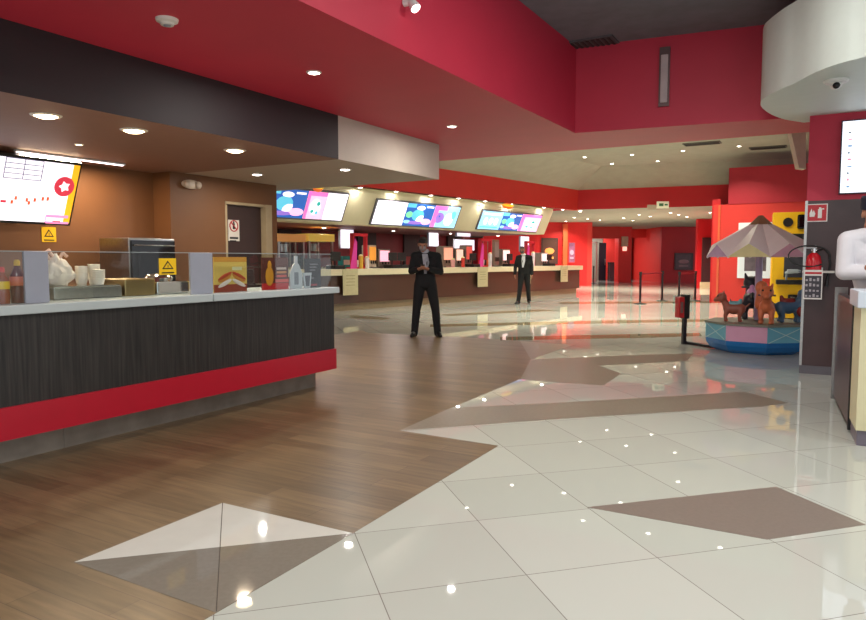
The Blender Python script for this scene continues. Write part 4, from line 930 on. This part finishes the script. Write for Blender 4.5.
def animal(name, x, y, rz, s, c1, c2, kind):
    g = G(); M3 = Matrix.Rotation(rz, 3, 'Z')
    def T(p): v = M3 @ Vector(p) * s; return (v.x + x, v.y + y, v.z + .45)
    g.ell(T((0, 0, .24)), (.1 * s, .1 * s, .1 * s), None, rot=None); g.caps(T((-.12, 0, .25)), T((.1, 0, .26)), .105 * s, .1 * s)
    for sx, sy in ((-.13, .07), (-.13, -.07), (.12, .07), (.12, -.07)):
        g.caps(T((sx, sy, .2)), T((sx + .03, sy, .1)), .05 * s, .035 * s); g.caps(T((sx + .03, sy, .1)), T((sx, sy, .03)), .035 * s, .03 * s); g.ell(T((sx + .015, sy, .025)), (.045 * s, .035 * s, .027 * s))
    g.caps(T((.12, 0, .3)), T((.19, 0, .42)), .075 * s, .06 * s); g.ell(T((.22, 0, .47)), .095 * s)
    g.caps(T((-.2, 0, .28)), T((-.29, 0, .36)), .022 * s, .015 * s)
    if kind == 'elephant':
        g.caps(T((.28, 0, .46)), T((.36, 0, .34)), .045 * s, .032 * s); g.caps(T((.36, 0, .34)), T((.4, 0, .2)), .032 * s, .024 * s)
        for sy in (-1, 1): g.ell(T((.2, sy * .11, .47)), (.03 * s, .06 * s, .075 * s))
    else:
        g.caps(T((.27, 0, .45)), T((.33, 0, .42)), .055 * s, .045 * s)
        for sy in (-1, 1): g.caps(T((.19, sy * .06, .54)), T((.18, sy * .075, .6)), .028 * s, .012 * s)
    o = g.build(name, c1, t, remesh=.014)
    k = G(); k.caps(T((-.05, 0, .345)), T((.05, 0, .35)), .06 * s, .06 * s); k.caps(T((-.1, 0, .36)), T((-.12, 0, .43)), .045 * s, .03 * s); k.build('saddle', c2, o, remesh=.014)
    for sy in (-1, 1):
        k = G(); k.ell(T((.29, sy * .05, .5)), .016 * s); k.build('eye', BLACK, o, True)
    k = G(); k.cone(T((.06, -.12, .42)), T((.06, .12, .42)), .012 * s); k.cone(T((.06, 0, .3)), T((.06, 0, .42)), .012 * s); k.build('handlebar', mat('bar_dark', (60, 56, 70), .4), o)
OR = mat('ride_orange', (206, 112, 72), .45, var=.12, scale=14); BR = mat('ride_brown', (150, 84, 66), .45, var=.1, scale=14); BU = mat('ride_slateblue', (80, 112, 142), .4, var=.05); RD = mat('ride_redbrown', (150, 50, 44), .4); LV = mat('ride_lilac', (214, 150, 196), .4); TQ = mat('ride_turquoise', (120, 176, 186), .4); DK = mat('ride_dark', (40, 38, 50), .4)
animal('toy_tiger', -.12, -.40, math.radians(-125), 1.0, OR, OR, 'cat')
animal('toy_horse', -.42, -.04, math.radians(150), .78, BR, TQ, 'cat')
animal('toy_elephant', .32, -.28, math.radians(-20), .9, BU, RD, 'elephant')
animal('toy_panther', .12, .36, math.radians(60), 1.2, DK, LV, 'cat')
g = G(); g.ell((-.12, -.26, .98), (.09, .08, .1)); g.caps((-.12, -.26, .72), (-.12, -.27, .92), .09, .07); g.build('tiger_back', OR, t, remesh=.014)
g = G(); g.ell((.43, -.42, .62), (.07, .06, .08)); g.build('red_cushion', RD, t, True)
# coin box stand with arm
t2 = Vector(P(684, 344) + (0,)); lx = Matrix.Rotation(-math.radians(8), 3, 'Z') @ (t2 - Vector((cX, cY, 0)))
MB_ = mat('post_black', (28, 26, 32), .4)
g = G(); g.box(lx.x - .035, lx.y - .035, 0, lx.x + .025, lx.y + .035, .8, bev=.008)
g.box(lx.x, lx.y - .04, .0, -.66, lx.y + .04, .05)
o = g.build('coin_post', MB_, t)
g = G(); g.cone((-.68, lx.y, .025), (-.45, -.1, .03), .025); g.build('cable_arm', MB_, t)
g = G(); g.box(lx.x - .14, lx.y - .07, .44, lx.x - .045, lx.y + .07, .78, bev=.01); cb_ = g.build('coin_box', mat('coin_red', (190, 40, 44), .4), t)
g = G(); g.box(lx.x - .115, lx.y - .074, .52, lx.x - .07, lx.y - .07, .7); g.build('coin_slot', STEEL, cb_)
g = G(); g.box(lx.x - .045, lx.y - .07, .42, lx.x + .05, lx.y + .07, .82, bev=.01); g.build('coin_case', BLACK, t)

# ------------------------------------------------------------------ pier fittings
def rwp(x, y, b=-.02): return RW.onb(x, y, b)
def sgn(x0, y0, x1, y1, b=-.004): 
    a0, z0 = rwp(x0, y1, b); a1, z1 = rwp(x1, y0, b); return a0, z0, a1 - a0, z1 - z0
a0, z0, w, h = sgn(805.5, 203.5, 828, 222)
t = thing('fire_sign', 'red square fire extinguisher sign with white border on the brown pier', 'sign', RW.pt(a0, -.001, z0), RW.rz)
WPR = pcol('print_white', (236, 230, 226)); RPR = pcol('print_red', (196, 24, 40))
g = G(); g.box(0, -.004, 0, w, 0, h, WPR); g.box(w * .05, -.006, h * .05, w * .95, -.004, h * .95, RPR); g.box(w * .56, -.008, h * .2, w * .74, -.006, h * .7, WPR); g.box(w * .6, -.008, h * .7, w * .7, -.006, h * .8, WPR); g.box(w * .7, -.008, h * .68, w * .84, -.006, h * .74, WPR)
g.add([(w * (.3 + x_), -.008, h * (.28 + z_)) for x_, z_ in ((-.12, 0), (.1, 0), (.14, .18), (.06, .38), (.02, .24), (-.04, .46), (-.13, .2))], [tuple(range(7))], WPR); g.build('plate', None, t)
# extinguisher
aE, zE = rwp(813, 276, -.12)
t = thing('fire_extinguisher', 'red fire extinguisher with black hose mounted on the brown pier', 'fire extinguisher', RW.pt(aE, -.1, zE - .25), RW.rz)
h1 = rwp(817, 251, -.1)[1] - (zE - .25)
g = G(); g.lathe([(0, 0), (.075, 0), (.085, .02), (.085, h1 - .13), (.07, h1 - .06), (.03, h1 - .02), (0, h1 - .02)]); g.build('cylinder', mat('ext_red', (206, 22, 38), .25, var=.02), t, True)
g = G(); g.cone((0, 0, h1 - .03), (0, 0, h1 + .03), .022); g.cone((-.03, 0, h1 + .01), (.03, 0, h1 + .01), .014); g.build('valve', CHROME, t, True)
g = G(); g.box(-.09, -.012, h1 + .03, .03, .012, h1 + .045); g.box(-.09, -.01, h1 + .06, .02, .01, h1 + .07); g.build('lever', mat('lever_grey', (150, 150, 150), .3, .6), t)
pts = []
for i in range(25):
    q = math.radians(-20 + 330 * i / 24.0); pts.append((-.05 + .2 * math.cos(q) * 1.1, -.05 + .03 * math.sin(q), h1 - .06 + .125 * math.sin(q)))
g = G(); g.tube(pts, .008, n=8); g.build('hose', BLACK, t, True)
pts = [(.03, 0, h1), (.1, -.02, h1 + .03), (.16, -.03, h1 - .04), (.17, -.02, h1 - .16), (.15, 0, h1 - .3)]
g = G(); g.tube(pts, .012, n=8); g.cone(pts[-1], (.14, 0, h1 - .42), .014, .022); g.build('nozzle_hose', BLACK, t, True)
g = G(); g.box(-.1, .02, h1 * .55, .1, .095, h1 * .55 + .05); g.build('bracket', STEEL, t)
a0, z0, w, h = sgn(803, 270, 824, 299, -.2)
t = thing('instruction_card', 'black and white instruction card fixed in front of the fire extinguisher', 'sign', RW.pt(a0, -.205, z0), RW.rz)
w *= .95; g = G(); g.box(0, -.006, 0, w, 0, h, WPR); g.box(w * .06, -.008, h * .05, w * .94, -.006, h * .8, pcol('card_dark', (60, 56, 66)))
rr = random.Random(4)
for i in range(4):
    for j in range(4): g.box(w * (.1 + .2 * i), -.0095, h * (.08 + .18 * j), w * (.1 + .2 * i + .12), -.008, h * (.08 + .18 * j + rr.uniform(.05, .12)), pcol('card_light', (176, 170, 176)))
g.box(w * .06, -.008, h * .86, w * .94, -.006, h * .93, RPR); g.build('card', None, t)
g = G(); g.box(-.02, .0, h * .9, w + .12, .2, h * .97); g.build('shelf_bracket', mat('bracket_white', (200, 196, 190), .4), t)
# wall screen
a0, z0, w, h = sgn(840, 121.5, 868, 193, -.06)
a1_, z1_ = rwp(840, 122, -.06); zlow = rwp(840, 193, -.06)[1]
t = thing('wall_screen', 'large glowing white menu screen on the red wall above the cook', 'screen', RW.pt(a0, -.001, zlow), RW.rz)
h = z1_ - zlow; w = 1.3
g = G(); g.box(-.015, -.055, -.015, w, 0, h + .015, bev=.005); g.build('casing', mat('casing_pale', (60, 60, 70), .4), t)
g = G(); g.box(0, -.058, 0, w - .015, -.055, h, em('scr_big', (236, 242, 255), 1.3))
rr = random.Random(9)
for i in range(5):
    for j in range(9):
        g.box(.06 + i * .22 , -.0605, .06 + j * (h - .12) / 9, .06 + i * .22 + rr.uniform(.02, .05), -.058, .06 + j * (h - .12) / 9 + rr.uniform(.012, .03), [em('scr_blob1', (120, 160, 200), .6), em('scr_blob2', (226, 150, 170), .8), em('scr_blob3', (90, 110, 120), .5)][(i + j) % 3])
g.build('display', None, t)

# ------------------------------------------------------------------ right counter
cc = P(849, 446); RC_ = Frame(cc[0] + .045, cc[1], 25.8)  # a: back along side, b(-w): to the right is -b
t = thing('serving_counter', 'counter at right edge with white top, cream front and dark brown side', 'counter', RC_.pt(0, 0), RC_.rz)
# local x = back, local -y = right
g = G(); g.box(0, -1.8, .12, .45, -.0, 1.04); g.build('front_panel', CREAM, t)
g = G(); g.box(.47, -.06, .05, 1.95, .0, 1.06); g.build('side_panel', PIER, t)
g = G(); g.box(1.95, -.09, .0, 1.99, .02, 1.12); g.build('corner_strip', STEEL, t)
g = G(); g.box(.03, -1.8, 0, .44, -.01, .12); g.build('toe_kick', mat('kick_grey', (110, 104, 116), .4), t)
g = G(); g.box(-.05, -1.85, 1.04, .5, .03, 1.165, bev=.01); g.build('countertop', mat('pale_blue_white', (206, 216, 228), .3, var=.02), t)
g = G(); g.box(.45, -.02, .02, .49, .01, 1.06); g.build('edge_trim', BLACK, t)

# ------------------------------------------------------------------ people
SKIN = mat('skin_brown', (160, 110, 86), .5, var=.04); HAIR = mat('hair_black', (20, 18, 20), .6, var=.2, scale=60)
def vec(*p): return Vector(p)
def lerp(a, b, t): return a + (b - a) * t
def person(name_lab, loc, rz, J, vox, skin, suit, opts):
    root = thing('person', name_lab, 'person', loc, rz)
    hd = J['head']; nk = J['neck']; R = opts.get('headrot', Matrix.Identity(3))
    g = G()
    # head
    def hp(x, y, z): return hd + R @ Vector((x, y, z))
    g.ell(hp(0, .01, .03), (.077, .094, .095), rot=R); g.ell(hp(0, -.02, -.045), (.058, .07, .072), rot=R); g.caps(hp(0, -.06, -.09), hp(0, -.065, -.095), .028, .028)
    g.caps(hp(0, -.095, .01), hp(0, -.112, -.022), .011, .017)
    for s in (-1, 1): g.ell(hp(s * .078, .01, -.01), (.012, .022, .034), rot=R); g.caps(hp(s * .02, -.088, .03), hp(s * .05, -.078, .032), .012, .011)
    g.caps(hp(-.022, -.088, -.058), hp(.022, -.088, -.058), .011, .011)
    g.caps(nk, lerp(nk, hd, .7), .058, .052)
    sl, sr = J['shl'], J['shr']; ch = J['chest']; pv = J['pelvis']; wa = J['waist']
    def torso(g, e):
        for s_, sh in ((-1, sl), (1, sr)):
            off = Vector((s_ * .085, 0, 0)); g.caps(nk - Vector((0, 0, .03)) + Vector((s_ * .02, 0, 0)), sh, .055 + e, .06 + e)
            g.caps(ch + off, wa + off * .75, .1 + e, .09 + e); g.caps(wa + off * .75, pv + off * .85, .09 + e, .102 + e)
            g.caps(sh, ch + off, .06 + e, .09 + e)
        g.caps(ch, pv, .105 + e, .105 + e)
    torso(g, 0)
    def arm(g, side, e, upto=1.0):
        a, b, c_ = J['sh' + side], J['el' + side], J['wr' + side]; g.caps(a, b, .056 + e, .043 + e); g.caps(b, lerp(b, c_, upto), .042 + e, .03 + e * 1.2)
    def leg(g, side, e, z=1.0):
        a, b, c_ = J['hip' + side], J['kn' + side], J['an' + side]; g.caps(a, b, .092 + e, .06 + e); g.caps(b, c_ + (Vector((0, 0, -.025)) if e else Vector()), .058 + e, .042 + e * 1.3)
    for s in 'lr':
        arm(g, s, 0); leg(g, s, 0)
        # hand: palm, four fingers with bend, thumb
        w = J['wr' + s]; hd_ = J['hand' + s]['dir'].normalized(); pn = J['hand' + s]['palm'].normalized(); sd = hd_.cross(pn).normalized(); sg = J['hand' + s].get('thumb', 1); curl = J['hand' + s].get('curl', .5)
        g.caps(w, w + hd_ * .03, .03, .032)
        for q in (-.024, 0, .024): g.caps(w + hd_ * .03 + sd * q, w + hd_ * .09 + sd * q, .018, .016)
        for k, ln in enumerate((.07, .078, .072, .056)):
            b0 = w + hd_ * .092 + sd * sg * (.03 - k * .02); d1 = (hd_ * (1 - curl * .3) + pn * curl).normalized(); d2 = (hd_ * (1 - curl) + pn * curl * 1.4).normalized()
            m1 = b0 + d1 * ln * .5; g.caps(b0, m1, .0095, .009); g.caps(m1, m1 + d2 * ln * .5, .009, .0075)
        tb = w + hd_ * .03 + sd * sg * .03; tm = tb + (hd_ * .6 + sd * sg * .7 + pn * .3).normalized() * .04; g.caps(tb, tm, .014, .011); g.caps(tm, tm + (hd_ * .9 + pn * .5).normalized() * .03, .011, .009)
        an = J['an' + s]; td = J.get('toe' + s, Vector((0, -1, 0))); g.caps(an, an + td * .12 + Vector((0, 0, -.05)), .04, .03)
    body = g.build('body', skin, root, remesh=vox)
    # clothing
    k = G()
    for s in 'lr': leg(k, s, .018)
    k.caps(pv + vec(-.07, 0, .06), J['hipl'], .118, .11); k.caps(pv + vec(.07, 0, .06), J['hipr'], .118, .11); k.build('trousers', suit['trousers'], root, remesh=vox)
    k = G(); torso(k, .022)
    for s in 'lr': arm(k, s, opts.get('sleeve', .018), .95)
    if opts.get('long'): 
        for q in (-.07, .07): k.caps(pv + vec(q, 0, .05), pv + vec(q * 1.15, .0, -.10), .135, .13)
    k.build('jacket', suit['jacket'], root, remesh=vox)
    for s in 'lr':
        k = G(); an = J['an' + s]; td = J.get('toe' + s, Vector((0, -1, 0))); z = an.z - .06
        k.caps(an + Vector((0, 0, .0)), an + Vector((0, 0, -.04)), .05, .05); k.caps(an + Vector((0, 0, -.03)) + td * .05, an + Vector((0, 0, -.045)) + td * .12, .048, .042); k.caps(an + Vector((0, 0, -.045)) - td * .03, an + Vector((0, 0, -.05)) + td * .08, .042, .04); k.caps(an + td * .08 + Vector((0, 0, -.05)), an + td * .16 + Vector((0, 0, -.058)), .04, .032)
        k.build('shoe', suit['shoes'], root, remesh=vox)
    if 'shirt' in suit:
        k = G(); c0 = nk + vec(0, -.055, -.03); x_ = opts.get('shirtx', 0); 
        f0 = ch.y - .155
        k.add([(nk.x - .05, nk.y - .075, nk.z - .02), (nk.x + .05, nk.y - .075, nk.z - .02), (ch.x + .06 + x_, f0, ch.z + .03), (wa.x + .012 + x_, wa.y - .142, wa.z + .02), (wa.x - .03 + x_, wa.y - .142, wa.z + .02), (ch.x - .05 + x_, f0, ch.z + .03)] +
              [(nk.x - .05, nk.y - .03, nk.z - .03), (nk.x + .05, nk.y - .03, nk.z - .03), (ch.x + .06 + x_, f0 + .06, ch.z + .03), (wa.x + .012 + x_, wa.y - .06, wa.z + .02), (wa.x - .03 + x_, wa.y - .06, wa.z + .02), (ch.x - .05 + x_, f0 + .06, ch.z + .03)],
              [(5, 4, 3, 2, 1, 0), (6, 7, 8, 9, 10, 11)] + [(i, (i + 1) % 6, 6 + (i + 1) % 6, 6 + i) for i in range(6)])
        k.build('shirt', suit['shirt'], root)
        k = G(); k.caps(nk + vec(-.02, -.01, .01), nk + vec(.02, -.01, .01), .066, .066); k.build('collar', suit['shirt'], root, remesh=vox)
    if 'hair' in suit:
        k = G(); k.ell(hp(0, .022, .045), (.085, .095, .09), rot=R); k.ell(hp(0, .05, -.01), (.078, .065, .075), rot=R); k.ell(hp(0, -.03, .085), (.07, .066, .05), rot=R); k.build('hair', suit['hair'], root, remesh=vox)
    if 'cap' in suit:
        k = G(); M = Matrix.Translation(hd) @ R.to_4x4(); k.lathe([(0, .035), (.092, .035), (.096, .05), (.1, .14), (.092, .15), (0, .152)], (0, .008, 0), n=28, M=M); k.build('cap', suit['cap'], root, True)
    if 'mask' in suit:
        k = G(); k.ell(hp(0, -.045, -.045), (.062, .066, .058), rot=R); k.build('face_mask', suit['mask'], root, remesh=vox)
    for s in (-1, 1):
        k = G(); k.ell(hp(s * .032, -.083, .012), (.012, .008, .008), rot=R); k.build('eye', BLACK, root, True)
    return root
DS = mat('navy_black_suit', (5, 6, 11), .85, var=.08, scale=20); DS2 = mat('charcoal_suit', (9, 9, 13), .85, var=.08, scale=20); SHO = mat('black_shoes', (14, 14, 16), .3)
J = dict(head=vec(-.05, -.06, 1.66), neck=vec(-.01, -.01, 1.51), shl=vec(-.19, 0, 1.45), shr=vec(.21, 0, 1.44), chest=vec(0, 0, 1.31), waist=vec(0, .0, 1.12), pelvis=vec(0, 0, .96),
    ell=vec(-.25, -.03, 1.18), elr=vec(.27, -.02, 1.17), wrl=vec(-.13, -.24, 1.22), wrr=vec(.06, -.25, 1.22),
    hipl=vec(-.1, 0, .92), hipr=vec(.1, 0, .92), knl=vec(-.16, -.02, .5), knr=vec(.18, -.02, .5), anl=vec(-.2, 0, .085), anr=vec(.22, 0, .085),
    toel=vec(-.3, -.95, 0).normalized(), toer=vec(.35, -.94, 0).normalized(),
    handl=dict(dir=vec(.6, -.7, .15), palm=vec(.2, .1, 1), thumb=-1, curl=.7), handr=dict(dir=vec(-.7, -.6, .15), palm=vec(-.2, .1, 1), thumb=1, curl=.7))
mx_, my_ = P(425.5, 336.5)
m1 = person('person in a dark suit standing with head bowed over a phone', (mx_, my_, 0), 0, J, .011, SKIN, dict(trousers=DS, jacket=DS, shoes=SHO, shirt=mat('grey_shirt', (150, 152, 162), .7), hair=HAIR, mask=mat('grey_mask', (150, 140, 140), .7)), dict(headrot=Matrix.Rotation(.45, 3, 'X'), shirtx=.01))
t = thing('smartphone', 'dark phone held in both hands by the person with bowed head', 'phone', (mx_ - .045, my_ - .315, 1.265))
g = G(); Mr = Matrix.Rotation(math.radians(-35), 4, 'X'); g.box(-.036, -.07, -.004, .036, .07, .004, M=Mr, bev=.003); g.build('phone_body', BLACK, t)
g = G(); g.box(-.032, -.064, .004, .032, .064, .0048, M=Mr); g.build('phone_screen', DGLASS, t)
J2 = dict(head=vec(-.06, -.02, 1.665), neck=vec(-.02, 0, 1.51), shl=vec(-.18, .02, 1.44), shr=vec(.19, .0, 1.44), chest=vec(0, 0, 1.31), waist=vec(0, 0, 1.12), pelvis=vec(.01, 0, .96),
    ell=vec(-.26, .03, 1.17), elr=vec(.25, .03, 1.16), wrl=vec(-.29, -.1, .93), wrr=vec(.24, -.1, .92),
    hipl=vec(-.08, 0, .92), hipr=vec(.1, 0, .92), knl=vec(-.13, -.14, .5), knr=vec(.14, .02, .5), anl=vec(-.19, -.17, .085), anr=vec(.2, .2, .095),
    toel=vec(-.6, -.8, 0).normalized(), toer=vec(-.1, -.99, 0).normalized(),
    handl=dict(dir=vec(0, -.1, -1), palm=vec(1, .0, 0), thumb=-1, curl=.4), handr=dict(dir=vec(0, -.1, -1), palm=vec(-1, 0, 0), thumb=1, curl=.4))
mx_, my_ = P(523.5, 303.8)
person('person in a dark suit and pale shirt walking past the far counter', (mx_, my_, 0), 0, J2, .014, SKIN, dict(trousers=DS2, jacket=DS2, shoes=SHO, shirt=mat('white_shirt', (214, 216, 222), .7), hair=mat('hair_grey', (84, 80, 80), .6), mask=mat('dark_mask', (70, 66, 70), .7)), dict(headrot=Matrix.Rotation(-.3, 3, 'Z'), shirtx=-.04))
# cook in white
wj = mat('white_cook_jacket', (210, 208, 214), .7, var=.03)
Yc = 6.1; Xc = (868 - 433) / F * Yc; zo = D(868, 195, Yc)[2] - 1.845
J3 = dict(head=vec(.0, -.03, 1.68), neck=vec(.0, 0, 1.52), shl=vec(-.185, 0, 1.45), shr=vec(.185, .0, 1.45), chest=vec(0, 0, 1.31), waist=vec(.05, 0, 1.12), pelvis=vec(.11, 0, .96),
    ell=vec(-.235, -.07, 1.17), elr=vec(.235, -.07, 1.17), wrl=vec(-.02, -.22, 1.17), wrr=vec(.02, -.25, 1.2),
    hipl=vec(.03, 0, .92), hipr=vec(.2, 0, .92), knl=vec(.02, 0, .5), knr=vec(.22, 0, .5), anl=vec(.02, 0, .085), anr=vec(.22, 0, .085),
    handl=dict(dir=vec(1, -.05, .02), palm=vec(0, 1, 0), thumb=-1, curl=.3), handr=dict(dir=vec(-1, .1, .0), palm=vec(0, 1, 0), thumb=-1, curl=.3))
ck = person('person in white cook jacket and dark cap with folded arms behind the right counter', (Xc, Yc, zo), math.radians(-6), J3, .009, SKIN, dict(trousers=wj, jacket=wj, shoes=SHO, cap=mat('navy_cap', (20, 24, 44), .7)), dict(sleeve=.027, headrot=Matrix.Rotation(.15, 3, 'X')))
g = G()
for z_ in (1.3, 1.38, 1.46): g.ell((.03, -.15, z_), (.009, .006, .009))
g.build('buttons', BLACK, ck, True)
g = G(); g.box(-.4, -.3, -zo + .001, .5, .4, -.005); t = thing('floor_mat', 'raised duckboard under the cook behind the right counter', 'platform', RC_.pt(0, 0), RC_.rz)
g = G(); g.box(.55, -1.2, .0, 1.8, -.08, max(zo - .01, .02), bev=.004); g.build('board', BLACK, t)

# ------------------------------------------------------------------ lamps in the prep zone, camera, world
for a, b in ((-6, 2), (-3, 2), (0, 2), (3, 2), (6, 2)):
    p = FC.pt(a, b, 2.32)
    copy_tree(protos[(.075, False)], (p[0], p[1], 2.329), label='downlight in the low ceiling over the far counter staff side', group='prep area lights'); area((p[0], p[1], 2.3), 26, .15, (1, .9, .8))
cam = bpy.data.cameras.new('camera'); co = bpy.data.objects.new('camera', cam); C.objects.link(co)
co.location = (0, 0, HC); co.rotation_euler = (PI / 2 - TH, 0, 0); cam.sensor_width = 36; cam.lens = 36 * F / 866.0; cam.clip_end = 200
sc = bpy.context.scene; sc.camera = co
w = bpy.data.worlds.new('world'); sc.world = w; w.use_nodes = True; bgn = w.node_tree.nodes['Background']; bgn.inputs[0].default_value = (.92, .95, 1, 1); bgn.inputs[1].default_value = 1.12
sc.view_settings.view_transform = 'Standard'; sc.view_settings.look = 'None'; sc.view_settings.exposure = 0.0; sc.view_settings.gamma = 1; sc.view_settings.use_curve_mapping = False
